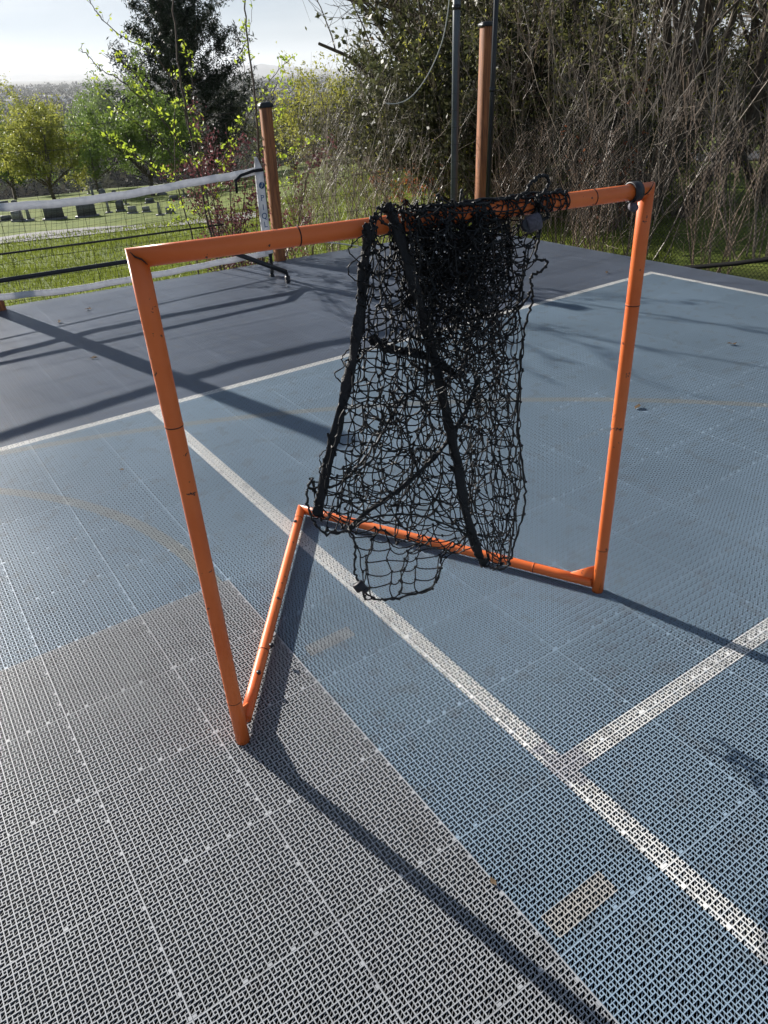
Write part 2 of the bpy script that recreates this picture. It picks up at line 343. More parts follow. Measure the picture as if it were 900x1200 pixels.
def terrain_mat():
    m, N, L, b = mat_new('grass_and_valley'); E = MX(N, L)
    t = N.new('ShaderNodeTexCoord'); g = t.outputs['Object']
    def noise(s, d=6, r=.6):
        n = N.new('ShaderNodeTexNoise'); n.inputs['Scale'].default_value = s; n.inputs['Detail'].default_value = d; n.inputs['Roughness'].default_value = r; L.new(g, n.inputs['Vector']); return n.outputs['Fac']
    def ramp(f, *st):
        r = N.new('ShaderNodeValToRGB'); r.color_ramp.elements[0].position = st[0][0]; r.color_ramp.elements[0].color = (*st[0][1], 1)
        r.color_ramp.elements[1].position = st[-1][0]; r.color_ramp.elements[1].color = (*st[-1][1], 1)
        for p, c in st[1:-1]: e = r.color_ramp.elements.new(p); e.color = (*c, 1)
        L.new(f, r.inputs[0]); return r.outputs[0]
    lawn = ramp(E.add(E.mul(noise(1.1), .6), E.mul(noise(25, 4), .4)), (.33, (.06, .09, .018)), (.5, (.14, .18, .03)), (.66, (.24, .25, .07)))
    val = ramp(noise(.012, 8, .75), (.38, (.05, .055, .03)), (.5, (.11, .10, .07)), (.6, (.20, .19, .16)), (.68, (.09, .10, .05)))
    litter = ramp(E.add(E.mul(noise(3), .5), E.mul(noise(40, 3), .5)), (.35, (.05, .042, .025)), (.52, (.13, .11, .055)), (.68, (.12, .15, .05)))
    vd = N.new('ShaderNodeVectorMath'); vd.operation = 'DISTANCE'; L.new(g, vd.inputs[0]); vd.inputs[1].default_value = (CAM[0], CAM[1], 0)
    far = E.m('SMOOTHSTEP', 90, 170) if False else None
    mr = N.new('ShaderNodeMapRange'); L.new(vd.outputs['Value'], mr.inputs[0]); mr.inputs[1].default_value = 90; mr.inputs[2].default_value = 170
    sp = N.new('ShaderNodeSeparateXYZ'); L.new(g, sp.inputs[0])
    lat = E.add(E.mul(sp.outputs[0], RH[0]), E.mul(sp.outputs[1], RH[1]))
    mr2 = N.new('ShaderNodeMapRange'); L.new(E.add(lat, E.mul(noise(.6), 1.5)), mr2.inputs[0]); mr2.inputs[1].default_value = -1.5; mr2.inputs[2].default_value = 1.0
    mr3 = N.new('ShaderNodeMapRange'); L.new(E.add(vd.outputs['Value'], E.mul(noise(.7), 5)), mr3.inputs[0]); mr3.inputs[1].default_value = 8.5; mr3.inputs[2].default_value = 11; mr3.inputs[3].default_value = 1; mr3.inputs[4].default_value = 0
    near = E.mix(E.mul(mr2.outputs[0], mr3.outputs[0]), lawn, litter)
    c = E.mix(mr.outputs[0], near, val); L.new(c, b.inputs['Base Color']); b.inputs['Roughness'].default_value = .9; b.inputs['Specular IOR Level'].default_value = .15
    bp = N.new('ShaderNodeBump'); bp.inputs['Strength'].default_value = .6; bp.inputs['Distance'].default_value = .05; L.new(noise(18, 5), bp.inputs['Height']); L.new(bp.outputs[0], b.inputs['Normal'])
    return m
ter = link('ground', mesh_np('ground', V, F, True), terrain_mat()); tag(ter, kind='structure')

# distant hills
def hills():
    R_ = 15500; az = np.linspace(-60, 60, 400); rng = np.random.default_rng(3); V = []; F = []
    h = 40+150*np.exp(-((az+27)/9)**2)+130*np.exp(-((az+6.5)/3.2)**2)+8*np.sin(az*1.7)+6*np.sin(az*4.1+1)+80*np.exp(-((az-25)/20)**2)
    for j, (dr, k) in enumerate(((0, -0.5), (700, .35), (1500, .75), (2300, 1.0), (3600, .3))):
        for a, hh in zip(az, h):
            r_ = R_+dr+150*math.sin(a*2+j); dx = r_*math.sin(YAW+math.radians(a)); dy = r_*math.cos(YAW+math.radians(a))
            V.append((dx, dy, float(terr(dx, dy))+hh*k+(10*math.sin(a*9+j*2) if 0 < j < 4 else 0)))
    n = len(az)
    for j in range(4):
        for i in range(n-1): F.append((j*n+i, j*n+i+1, (j+1)*n+i+1, (j+1)*n+i))
    o = link('hills', mesh_np('hills', V, F, True), simple('hill_scrub', (.16, .15, .12), .95, noise=.4, scale=.002)); tag(o, kind='structure')
hills()

# cemetery path
def strip(name, up, lo, mat, dz=.03):
    V = []; F = []
    a = [ray_terr(*p) for p in up]; b_ = [ray_terr(*p) for p in lo]; N_ = 24
    def samp(P): P = np.array(P); s = np.linspace(0, len(P)-1, N_); return np.stack([np.interp(s, range(len(P)), P[:, k]) for k in range(3)], 1)
    A, B = samp(a), samp(b_)
    for i in range(N_):
        for k in range(4):
            q = A[i]*(1-k/3)+B[i]*k/3; V.append((q[0], q[1], float(terr(q[0], q[1]))+dz))
    for i in range(N_-1):
        for k in range(3): F.append((i*4+k, i*4+k+1, i*4+k+5, i*4+k+4))
    o = link(name, mesh_np(name, V, F, True), mat); tag(o, kind='structure'); return o
strip('path', [(-150, 295), (0, 279), (120, 266), (240, 254), (300, 249)], [(-150, 308), (0, 287), (120, 274), (240, 262), (300, 256)], M['asphalt'])
strip('road', [(700, 178), (800, 180), (900, 177), (1000, 172)], [(700, 187), (800, 190), (900, 188), (1000, 184)], simple('dark_lane', (.06, .06, .065), .8, noise=.3, scale=5))

# ------------------------------------------------------------------ court
def court():
    x0, x1, y0 = -30*T, 17.04*T, -26*T
    fy = lambda u: (17.32-.098*u)*T
    pts = [(x0, y0), (x1, y0), (x1, fy(17.04)), (x0, fy(-30))]
    top, low = court_material('perforated_tiles'), court_material('perforated_tiles_under', True)
    V = []; F = []
    for z in (0, -.0004, -.0009, -.0015, -.0023, -.0085):
        V += [(p[0], p[1], z) for p in pts]; F.append([len(V)-4+k for k in range(4)])
    me = mesh_np('court_tiles', V, F); o = link('court_tiles', me, top); me.materials.append(low); me.polygons[3].material_index = 1; me.polygons[5].material_index = 1
    tag(o, kind='structure')
    G = Geo(); P = [(p[0]-.02 if p[0] < 0 else p[0]+.02, p[1]+(.02 if p[1] > 0 else -.02)) for p in pts]
    Vb = [(p[0], p[1], -.016) for p in P]+[(p[0], p[1], -.6) for p in P]
    G.add(Vb, [[0, 1, 2, 3], [4, 5, 1, 0], [5, 6, 2, 1], [6, 7, 3, 2], [7, 4, 0, 3]])
    o = G.build('court_pad', M['concrete']); tag(o, kind='structure')
court()

# ------------------------------------------------------------------ lacrosse goal
RP, RB = .0175, .0160
BL = at_z(283, 859, .026); BR = at_z(701, 684, .026); AP = at_z(353, 597, .026)
nC = np.array([-(BR-BL)[1], (BR-BL)[0], 0.]); nC /= np.linalg.norm(nC)           # horizontal, away from the camera
TL = at_plane(161, 302, BL, nC); TR = at_plane(758, 223, BL, nC)
goal = empty('lacrosse_goal', tuple((BL+BR)/2*np.array([1, 1, 0])))
tag(goal, 'bright orange tubular lacrosse goal frame standing on the blue and grey court tiles', 'lacrosse goal')
GO = np.array(goal.location)
def miter_tube(a, b, prev, nxt, r, sides=24, n=10):
    """tube a-b whose ends are cut on the bisector with the neighbouring tubes"""
    a, b = np.asarray(a), np.asarray(b); d = (b-a)/np.linalg.norm(b-a)
    ref = np.array([0, 0, 1.]) if abs(d[2]) < .8 else np.array([1., 0, 0]); u = np.cross(d, ref); u /= np.linalg.norm(u); v = np.cross(d, u)
    def cut(p, q):
        if q is None: return p, d
        e = (np.asarray(q)-p); e /= np.linalg.norm(e); return p, e
    pa, ea = cut(a, prev); pb, eb = cut(b, nxt)
    na_ = d-ea if prev is not None else d; nb_ = d+(-eb) if False else (-d-eb if False else d-(-(-eb))) if nxt is not None else d
    # mitre plane normal: difference of the unit vectors leaving the corner
    na_ = (d-ea) if prev is not None else d
    nb_ = (-d-eb) if nxt is not None else d
    V = []; F = []
    for k in range(sides):
        th = 2*math.pi*k/sides; off = (u*math.cos(th)+v*math.sin(th))*r
        s0 = -np.dot(off, na_)/np.dot(d, na_); s1 = -np.dot(off, nb_)/np.dot(d, nb_)
        P0 = a+off+d*s0; P1 = b+off+d*s1
        for i in range(n+1): V.append(P0+(P1-P0)*i/n)
    for k in range(sides):
        for i in range(n):
            F.append([k*(n+1)+i, ((k+1) % sides)*(n+1)+i, ((k+1) % sides)*(n+1)+i+1, k*(n+1)+i+1])
    m = len(V); c0 = a; c1 = b; V += [c0, c1]
    for k in range(0, sides, 2):
        F.append([m, ((k+2) % sides)*(n+1), ((k+1) % sides)*(n+1), k*(n+1)]); F.append([m+1, k*(n+1)+n, ((k+1) % sides)*(n+1)+n, ((k+2) % sides)*(n+1)+n])
    return np.array(V), np.array(F)
def goal_tube(name, a, b, prev, nxt, r, joints=()):
    V, F = miter_tube(a, b, prev, nxt, r); G = Geo(); G.add(V-GO, F); o = G.build(name, M['orange'], goal, True)
    a, b = np.asarray(a), np.asarray(b); d = (b-a)/np.linalg.norm(b-a)
    for t in joints:
        p = a+(b-a)*t-GO; J = Geo(); J.tube([p-d*.0011, p+d*.0011], r+.0006, 24); J.build('joint_ring', M['dark_gap'], o)
        # slight sleeve step
        K = Geo(); K.tube([p+d*.0012, p+d*.004], [r+.0009, r+.0002], 24, cap=False); K.build('sleeve_edge', M['orange'], o, True)
    return o
goal_tube('crossbar', TL, TR, BL, BR, RP, (.252, .86))
goal_tube('post', BL-np.array([0, 0, .026]), TL, None, TR, RP, (.118, .735))
goal_tube('post', BR-np.array([0, 0, .026]), TR, None, TL, RP, (.135, .77))
dl = (AP-BL)/np.linalg.norm(AP-BL); dr = (AP-BR)/np.linalg.norm(AP-BR)
goal_tube('base_bar', BL+dl*.05, AP, None, BR, RB, (.24, .93))
goal_tube('base_bar', BR+dr*.02, AP, None, BL, RB, (.17, .27, .9))
for cpts in (((152, 295), (158, 301), (166, 304), (173, 310)), ((766, 214), (763, 221), (759, 226), (753, 230))):   # open seam on the mitred corners
    G = Geo(); G.tube([at_plane(x, y, BL-nC*(RP+.0002), nC)-GO for x, y in cpts], [.0006, .0014, .0016, .0008], 6); G.build('corner_seam', M['dark_gap'], goal)
for P0, dd in ((BL, dl), (BR, dr)):                       # corner gusset plates
    G = Geo(); q = P0-GO; s = np.cross(dd, [0, 0, 1.]); s /= np.linalg.norm(s); V = []
    for o_ in (-.003, .003): V += [q+s*o_+np.array([0, 0, -.02]), q+s*o_+dd*.10+np.array([0, 0, -.005]), q+s*o_+dd*.095+np.array([0, 0, .012]), q+s*o_+np.array([0, 0, .075])]
    G.add(V, [[0, 1, 2, 3], [7, 6, 5, 4], [0, 4, 5, 1], [1, 5, 6, 2], [2, 6, 7, 3], [3, 7, 4, 0]]); G.build('gusset_plate', M['orange'], goal)
for (x, y) in ((303, 788), (318, 756), (346, 611)):
    p = at_plane(x, y, BL+np.array([0, 0, RB]), (0, 0, 1)); G = Geo(); G.tube([p-GO-[0, 0, .004], p-GO+[0, 0, .004]], .006, 12); G.build('bolt', M['black_metal'], goal)

# ------------------------------------------------------------------ bunched net over the crossbar
net = empty('goal_net', tuple(at_plane(530, 250, BL, nC))); NO = np.array(net.location)
tag(net, 'tangled black knotted net with webbing straps hanging bunched over the orange crossbar', 'net')
def fold(x, y, s):
    return (math.sin(x*.055+s*1.7+math.sin(y*.021+s))*.5+math.sin(x*.021+y*.017+s*2.3)*.5)
def netpt(x, y, off): return at_plane(x, y, BL-nC*off, nC)-NO
def coons(left, right, nu, nv, jx, rng, off0, off1, famp, seed, sag=1.0):
    """net layer between a left and a right polyline (pixels, top to bottom), own depth and folds"""
    L_ = np.array(left, float); R_ = np.array(right, float)
    def s(P, t): k = t*(len(P)-1); return np.array([np.interp(k, range(len(P)), P[:, c]) for c in (0, 1)])
    grid = np.zeros((nv+1, nu+1, 3)); g2 = np.zeros((nv+1, nu+1, 2))
    for j in range(nv+1):
        a, b = s(L_, j/nv), s(R_, j/nv)
        for i in range(nu+1):
            t = i/nu; t2 = t+.35*math.sin(2*math.pi*(t*2.3+seed+j*.05))/nu*2.0
            q = a+(b-a)*min(1, max(0, t2))
            inn = 1 if 0 < i < nu else .4
            q = q+rng.normal(size=2)*jx*inn+np.array([math.sin(j*.9+i*.6+seed*3)*jx*.8, math.cos(i*.8+j*.5+seed)*jx*.9])*inn
            g2[j, i] = q
    for j in range(nv+1):
        for i in range(nu+1):
            q = g2[j, i]; v = j/nv; amp = famp*(.25+.75*min(1, v*4))
            off = off0+(off1-off0)*v+amp*fold(q[0], q[1], seed)+rng.normal()*.005
            grid[j, i] = netpt(q[0], q[1], off)
    return grid
def net_layer(name, grid, r, rng, skip=.03, sag=.12):
    S = []; nv, nu = grid.shape[0]-1, grid.shape[1]-1
    def strand(a, b):
        L0 = np.linalg.norm(b-a)
        if L0 > .16: return
        sv = rng.normal(size=3)*L0*.08+np.array([0, 0, -sag*L0]); n = 4; P = [a+(b-a)*k/n+sv*(4*(k/n)*(1-k/n)) for k in range(n+1)]
        for k in range(n): S.append([*P[k], *P[k+1], r, r])
    for j in range(nv+1):
        for i in range(nu+1):
            if i < nu and rng.random() > skip: strand(grid[j, i], grid[j, i+1])
            if j < nv and rng.random() > skip: strand(grid[j, i], grid[j+1, i])
            k = r*2.3; c = grid[j, i]; d = rng.normal(size=3); d /= np.linalg.norm(d)
            S.append([*(c-d*k), *(c+d*k), k*.8, k*.8])
    V, F = segs_geo(S, 5); return link(name, mesh_np(name, V, F, True), M['cord'], net)
rg = np.random.default_rng(11)
RC = .00155
left_e = [(440, 248), (424, 300), (420, 360), (412, 420), (396, 480), (378, 540), (366, 600)]
mid_e = [(468, 246), (482, 300), (500, 360), (515, 430), (528, 500), (540, 570), (556, 640)]
right_e = [(632, 238), (630, 290), (622, 340), (612, 400), (610, 470), (606, 560), (603, 655)]
net_layer('net_mesh', coons(left_e, mid_e, 9, 24, 3.2, rg, .03, .10, .05, 1.0), RC, rg)
net_layer('net_mesh', coons([(448, 244), (440, 300), (432, 370), (425, 430), (410, 500), (398, 560), (384, 622)], [(545, 244), (560, 300), (575, 360), (565, 430), (560, 500), (556, 570), (546, 636)], 12, 22, 4.0, rg, -.03, .02, .05, 2.2), RC, rg)
net_layer('net_mesh', coons(mid_e, right_e, 8, 24, 3.6, rg, .03, .06, .05, 3.1), RC, rg)
net_layer('net_mesh', coons([(500, 244), (510, 300), (530, 360), (540, 420), (546, 480), (552, 560), (570, 656)], [(618, 244), (605, 300), (598, 360), (590, 420), (600, 480), (614, 560), (598, 662)], 9, 22, 4.5, rg, -.03, -.02, .06, 4.3), RC, rg)
# the dense bunch just under the bar
for k in range(7):
    o_ = rg.uniform(-.09, .09); x0_ = 455+rg.uniform(-8, 30); x1_ = 600+rg.uniform(-30, 18); yb = 350+rg.uniform(-25, 85)
    net_layer('net_mesh', coons([(x0_, 246), (x0_+8, 300), (x0_+20+rg.uniform(-12, 12), yb)], [(x1_, 244), (x1_+6, 300), (x1_-14+rg.uniform(-12, 12), yb-10)], 11, 10, 6.0, rg, .0, o_, .07, 5+k*1.3), RC, rg)
net_layer('net_mesh', coons([(430, 300), (420, 400), (398, 500), (372, 590)], [(620, 300), (606, 400), (604, 500), (596, 640)], 16, 18, 7.0, rg, .05, .09, .06, 9.3), RC, rg, skip=.12)
net_layer('net_mesh', coons([(470, 260), (468, 360), (452, 480), (430, 600)], [(626, 260), (612, 360), (606, 470), (612, 600)], 13, 20, 6.0, rg, .0, .03, .07, 12.1), RC, rg, skip=.08)
# the tail hanging lowest
net_layer('net_mesh', coons([(408, 618), (414, 655), (420, 700)], [(552, 632), (522, 655), (508, 690)], 8, 6, 2.0, rg, .09, .13, .015, 2.0), RC, rg, skip=0)
net_layer('net_mesh', coons([(366, 560), (362, 590), (376, 622)], [(410, 560), (412, 600), (408, 622)], 3, 4, 3, rg, .08, .12, .02, 6.0), RC, rg)
def rope(name, pts, r, mat='cord', wob=.004, off=None, n=10, sides=8, flat=1.0, twist=0.0):
    P = np.array([netpt(x, y, o) for x, y, o in pts]); s = np.linspace(0, len(P)-1, n*(len(P)-1)+1)
    # Catmull-Rom
    out = []
    for t in s:
        i = min(int(t), len(P)-2); f = t-i; p0, p1, p2, p3 = P[max(i-1, 0)], P[i], P[i+1], P[min(i+2, len(P)-1)]
        out.append(.5*((2*p1)+(-p0+p2)*f+(2*p0-5*p1+4*p2-p3)*f*f+(-p0+3*p1-3*p2+p3)*f**3))
    out = np.array(out)+rg.normal(size=(len(out), 3))*wob*.35
    rad = r*(1+.18*np.sin(np.arange(len(out))*1.3)+.08*rg.normal(size=len(out)))
    G = Geo(); G.tube(out, np.abs(rad), sides); return G.build(name, M[mat], net, True)
def webbing(pts, wd, mat='strap', n=12):
    """flat folded webbing with real width and thickness, gathered with net cord on it"""
    P = np.array([netpt(x, y, o) for x, y, o in pts]); s = np.linspace(0, len(P)-1, n*(len(P)-1)+1); C = []
    for t in s:
        i = min(int(t), len(P)-2); f = t-i; p0, p1, p2, p3 = P[max(i-1, 0)], P[i], P[i+1], P[min(i+2, len(P)-1)]
        C.append(.5*((2*p1)+(-p0+p2)*f+(2*p0-5*p1+4*p2-p3)*f*f+(-p0+3*p1-3*p2+p3)*f**3))
    C = np.array(C); V = []; F = []
    for i, c in enumerate(C):
        t = C[min(i+1, len(C)-1)]-C[max(i-1, 0)]; t /= np.linalg.norm(t); vw = (CAM-NO)-c; vw /= np.linalg.norm(vw)
        sd_ = np.cross(t, vw); sd_ /= np.linalg.norm(sd_); a = .5*math.sin(i*.21+wd*900); sd_ = sd_*math.cos(a)+vw*math.sin(a); nn = np.cross(t, sd_)
        w_ = wd*(1+.15*math.sin(i*.5)); h_ = wd*.28
        for (a1, b1) in ((-1, -.6), (-.5, -1), (.5, -1), (1, -.6), (1, .6), (.4, .9+.3*math.sin(i*.9)), (-.4, .9), (-1, .6)): V.append(c+sd_*a1*w_+nn*b1*h_)
    for i in range(len(C)-1):
        for k in range(8): F.append([i*8+k, i*8+(k+1) % 8, (i+1)*8+(k+1) % 8, (i+1)*8+k])
    V = np.array(V)+rg.normal(size=(len(V), 3))*wd*.10
    G = Geo(); G.add(V, F); o = G.build('webbing_strap', M[mat], net, True)
    G = Geo(); W_ = []; 
    for i in range(0, len(C)-1):
        for q in range(3):
            f = q/3; a = (i+f)*.75; c = C[i]*(1-f)+C[i+1]*f; W_.append(c+np.array([math.cos(a), .6*math.sin(a), .5*math.sin(a*.7)])*wd*1.15+rg.normal(size=3)*.0015)
    G.tube(W_, RC*1.1, 5); G.build('lacing', M['cord'], o, True); return o
webbing([(434, 262, .035), (427, 310, .04), (423, 360, .05), (413, 420, .07), (400, 480, .09), (385, 540, .10), (374, 590, .11), (371, 604, .11)], .0105)
webbing([(452, 240, .02), (463, 262, .035), (478, 310, .05), (494, 365, .06), (510, 425, .07), (522, 480, .08), (535, 540, .09), (546, 600, .10), (562, 652, .11), (570, 660, .11)], .0105)
webbing([(434, 396, .05), (452, 408, .06), (478, 412, .06), (505, 420, .06), (530, 436, .04)], .0085)
webbing([(408, 622, .10), (430, 600, .10), (470, 572, .09), (500, 545, .08), (522, 520, .07), (548, 478, .05), (562, 440, .03)], .0052)
rope('border_rope', [(632, 238, .02), (634, 262, .03), (628, 300, .03), (642, 306, .03), (634, 318, .03), (622, 325, .03), (624, 350, .04), (616, 380, .04), (609, 430, .04), (607, 500, .05), (612, 545, .05), (615, 590, .06), (602, 640, .06), (592, 666, .07), (568, 662, .09), (556, 640, .1)], .0028)
rope('border_rope', [(366, 560, .1), (360, 575, .11), (363, 600, .12), (380, 625, .12), (408, 622, .11), (416, 640, .12), (416, 670, .12), (424, 688, .13), (440, 702, .13), (470, 700, .13), (505, 688, .12), (515, 672, .12), (519, 650, .11), (540, 634, .1), (560, 610, .1)], .0026)
rope('border_rope', [(362, 572, .1), (400, 565, .09), (440, 520, .08), (470, 470, .08), (500, 450, .07), (520, 440, .06)], .0028)
rope('border_rope', [(478, 440, .05), (476, 500, .06), (494, 560, .07), (530, 610, .09), (552, 632, .1)], .0022)
rope('border_rope', [(408, 622, .1), (440, 606, .1), (490, 604, .09), (530, 618, .1), (556, 632, .1)], .0024)
rope('border_rope', [(560, 626, .1), (588, 628, .07), (596, 600, .06)], .0024)
rope('border_rope', [(625, 340, .03), (600, 372, .04), (570, 402, .05), (540, 430, .05), (522, 455, .05)], .0030)
for k in (0, 1, 4, 5, 8):       # loose side loops on the left edge
    y0_ = 275+k*30+8*math.sin(k*5); xx = 426-(.0 if k < 3 else (k-3)*7)
    rope('loose_loop', [(xx+4, y0_, .04), (xx-14-6*rg.random(), y0_+12, .05), (xx-12-6*rg.random(), y0_+24, .05), (xx, y0_+36, .045)], .0014, n=6, sides=5)
# cords wrapped over the bar
dC = (TR-TL)/np.linalg.norm(TR-TL); upC = np.cross(dC, -nC); upC = upC if upC[2] > 0 else -upC
def barpt(t, ang, r=RP+.002): return TL+(TR-TL)*t+(-nC*math.cos(ang)+upC*math.sin(ang))*r-NO
Lb = np.linalg.norm(TR-TL); S = []
t0_, t1_ = .470, .790
def wrapseg(t_a, a_a, t_b, a_b, rr_=RC):
    n = 7; P = [barpt(t_a+(t_b-t_a)*k/n, a_a+(a_b-a_a)*k/n, RP+.0022+.0035*math.sin(math.pi*k/n)*rg.random()) for k in range(n+1)]
    for k in range(n): S.append([*P[k], *P[k+1], rr_, rr_])
for k in range(46):
    t = t0_+(t1_-t0_)*k/45+rg.normal()*.003; tw = rg.uniform(-.03, .03)
    wrapseg(t, -.9, t+tw, 1.0, RC*rg.uniform(.9, 1.3)); wrapseg(t+tw, 1.0, t+tw+rg.uniform(-.03, .03), 3.4)
for row in (-.3, .5, 1.25, 1.7, 2.3):
    ts = np.linspace(t0_, t1_, 26)
    for a, b in zip(ts[:-1], ts[1:]): wrapseg(a, row+rg.normal()*.15, b, row+rg.normal()*.15)
V, F = segs_geo(S, 5); link('bar_wrap', mesh_np('bar_wrap', V, F, True), M['cord'], net)
for k in range(3):
    S2 = []; ts = np.linspace(t0_-.005, t1_, 70)
    P = [barpt(t, 1.5+.55*math.sin(t*60+k*2)+rg.normal()*.1, RP+.004+.002*k) for t in ts]
    G = Geo(); G.tube(P, .0026, 6); G.build('border_rope', M['cord'], net, True)
rope('cord_loop', [(606, 232, .03), (617, 224, .03), (622, 215, .03), (632, 207, .03), (641, 207, .03), (642, 218, .03), (634, 229, .03), (628, 232, .03), (633, 240, .03), (642, 248, .03), (640, 256, .03), (630, 258, .03)], .0034)
def cyl_piece(name, mat, xa, ya, xb, yb, off, r, parent=net):
    a, b = netpt(xa, ya, off), netpt(xb, yb, off+.01); G = Geo(); G.tube([a, a+(b-a)*.05, a+(b-a)*.95, b], [r*.86, r, r, r*.86], 16); return G.build(name, M[mat], parent, False)
cyl_piece('strap_roll', 'tapeg', 617, 264, 633, 258, .035, .0175); cyl_piece('roll_core', 'rubber', 615.5, 264.6, 619, 263, .036, .0135)
for (a, b, c, d, r_) in ((418, 683, 424, 691, .013), (425, 688, 430, 694, .008)): cyl_piece('clip', 'rubber', a, b, c, d, .13, r_)
# small hook-and-loop strap near the right corner of the bar
def strap_band():
    o = empty('fastening_strap', tuple(TL+(TR-TL)*.965)); oo = np.array(o.location); tag(o, 'small black hook-and-loop strap wrapped round the crossbar beside its right corner', 'strap')
    G = Geo(); c = TL+(TR-TL)*.965-oo; n = 28; V = []; F = []
    for k in range(n):
        a = 2*math.pi*k/n
        for rr_, e in ((RP+.001, -1), (RP+.0055, -1), (RP+.0055, 1), (RP+.001, 1)): V.append(c+dC*.012*e+(-nC*math.cos(a)+upC*math.sin(a))*rr_)
    for k in range(n):
        for q in range(4): F.append([k*4+q, k*4+(q+1) % 4, ((k+1) % n)*4+(q+1) % 4, ((k+1) % n)*4+q])
    G.add(np.array(V), F); G.build('band', M['rubber'], o)
    G = Geo(); p = c-nC*.012-upC*(RP+.012)-dC*.012; G.tube([p-nC*.016-dC*.008, p+nC*.006+dC*.006], .0095, 14); G.build('strap_end', M['tapeg'], o, True)
strap_band()

# ------------------------------------------------------------------ pickleball net on a wheeled frame
def net_stand():
    Yn = 14.25*T; o = empty('portable_net', (8.9*T, Yn, 0)); O = np.array(o.location)
    tag(o, 'black portable court net with white top and bottom tapes on a wheeled black frame', 'net')
    pl = lambda x, y, dy=0: at_plane(x, y, (8.6*T, Yn+dy, 0), (0.06, 1, 0))
    top = [pl(x, y) for x, y in ((304, 200), (272, 206), (220, 215), (150, 228), (75, 238), (0, 243))]; bot = [pl(x, y) for x, y in ((314, 297), (280, 303), (220, 315), (150, 328), (75, 341), (0, 348))]
    e = (top[-1]-top[-2]); e2 = bot[-1]-bot[-2]
    for k in range(1, 6): top.append(top[5]+e*k*1.1+np.array([0, 0, .004*k*k])); bot.append(bot[5]+e2*k*1.1+np.array([0, 0, .003*k*k]))
    top, bot = np.array(top)-O, np.array(bot)-O
    def rs(P, n): s = np.linspace(0, len(P)-1, n); i = np.minimum(s.astype(int), len(P)-2); return P[i]+(P[i+1]-P[i])*(s-i)[:, None]
    n = 60; A, B = rs(top, n), rs(bot, n)
    def tape(P, h0, h1, name):
        V = []; F = []
        for i, p in enumerate(P):
            wv = .004*math.sin(i*.8)
            for dy, dz in ((-.004, h0), (-.006, (h0+h1)/2), (-.004, h1), (.004, h1), (.004, h0)): V.append(p+np.array([0, dy+wv, dz+.002*math.sin(i*1.7)]))
        for i in range(len(P)-1):
            for q in range(5): F.append([i*5+q, i*5+(q+1) % 5, (i+1)*5+(q+1) % 5, (i+1)*5+q])
        G = Geo(); G.add(np.array(V), F); G.build(name, M['white_fabric'], o)
    tape(A, -.026, .026, 'top_tape'); tape(B, -.022, .022, 'bottom_tape')
    S = []; nv, nh = 120, 14; A2, B2 = rs(top, nv), rs(bot, nv)
    for i in range(nv): S.append([*A2[i], *B2[i], .0009, .0009])
    for k in range(1, nh):
        P = A2+(B2-A2)*k/nh+np.c_[np.zeros(nv), .003*np.sin(np.arange(nv)*.5+k), .003*np.sin(np.arange(nv)*.3+k)]
        for i in range(nv-1): S.append([*P[i], *P[i+1], .0009, .0009])
    V, F = segs_geo(S, 3); link('netting', mesh_np('netting', V, F), M['netting'], o)
    # white end sleeve, printed
    sl = [pl(299, 184), pl(303, 200), pl(307, 240), pl(311, 270), pl(315, 297)]; wds = (.012, .05, .052, .052, .052)
    V = []; F = []
    for p, w_ in zip(sl, wds):
        for a, b in ((-.5, -1), (.5, -1), (.5, 1), (-.5, 1)): V.append(p-O+np.array([a*w_*1.25, b*.012-.005, 0]))
    for i in range(len(sl)-1):
        for q in range(4): F.append([i*4+q, i*4+(q+1) % 4, (i+1)*4+(q+1) % 4, (i+1)*4+q])
    F.append([0, 1, 2, 3]); G = Geo(); G.add(np.array(V), F); G.build('end_sleeve', M['white_fabric'], o)
    fwd = np.array([.35, .94, 0]);
    for ch, y in (('P', 232), ('I', 243), ('Q', 253), ('L', 263)):
        cu = bpy.data.curves.new('letter', 'FONT'); cu.body = ch; cu.size = .062; cu.align_x = 'CENTER'; cu.align_y = 'CENTER'; cu.extrude = .0006
        tmp = bpy.data.objects.new('tmp', cu); col.objects.link(tmp); dg = bpy.context.evaluated_depsgraph_get(); me = bpy.data.meshes.new_from_object(tmp.evaluated_get(dg)); bpy.data.objects.remove(tmp)
        lo = link('lettering', me, M['letter'], o); me.materials.clear(); me.materials.append(M['letter'])
        x_ = np.interp(y, (200, 240, 270, 297), (303, 307, 311, 315)); p = pl(x_, y)-O; lo.location = (p[0], p[1]-.020, p[2]); lo.rotation_euler = (math.radians(90), 0, 0)
    p = pl(305.5, 217)-O; G = Geo(); G.tube([p+[0, -.018, 0], p+[0, -.020, 0]], .024, 20); lg = G.build('logo_disc', M['letter'], o)
    G = Geo(); G.box(p+np.array([.004, -.0212, .006]), (.009, .001, .03), 0); G.box(p+np.array([-.007, -.0212, -.006]), (.007, .001, .022), 0); G.build('logo_mark', M['white_fabric'], lg)
    # black strap holding the tape end to the post
    a = pl(304, 199)-O; G = Geo(); G.tube([a+[.02, -.02, 0], a+[-.06, -.02, 0], a+[-.17, -.022, -.02], a+[-.22, -.024, -.05], a+[-.225, -.024, -.14]], [.012, .012, .011, .012, .009], 8); G.build('tie_strap', M['strap'], o, True)
    # frame: long bar, sloping leg, foot with castors, upright
    b0, b1 = pl(0, 329)-O, pl(145, 307)-O; dirb = (b1-b0)/np.linalg.norm(b1-b0); e1 = pl(262, 292)-O
    G = Geo(); G.tube([b0-dirb*3, b0, b1, e1], .016, 10); G.build('frame_bar', M['black_metal'], o, True)
    ft = at_plane(334, 320, (0, 13.6*T, 0), (0, 1, 0))-O; ft[2] = .10
    q = at_z(336, 319, .09)-O
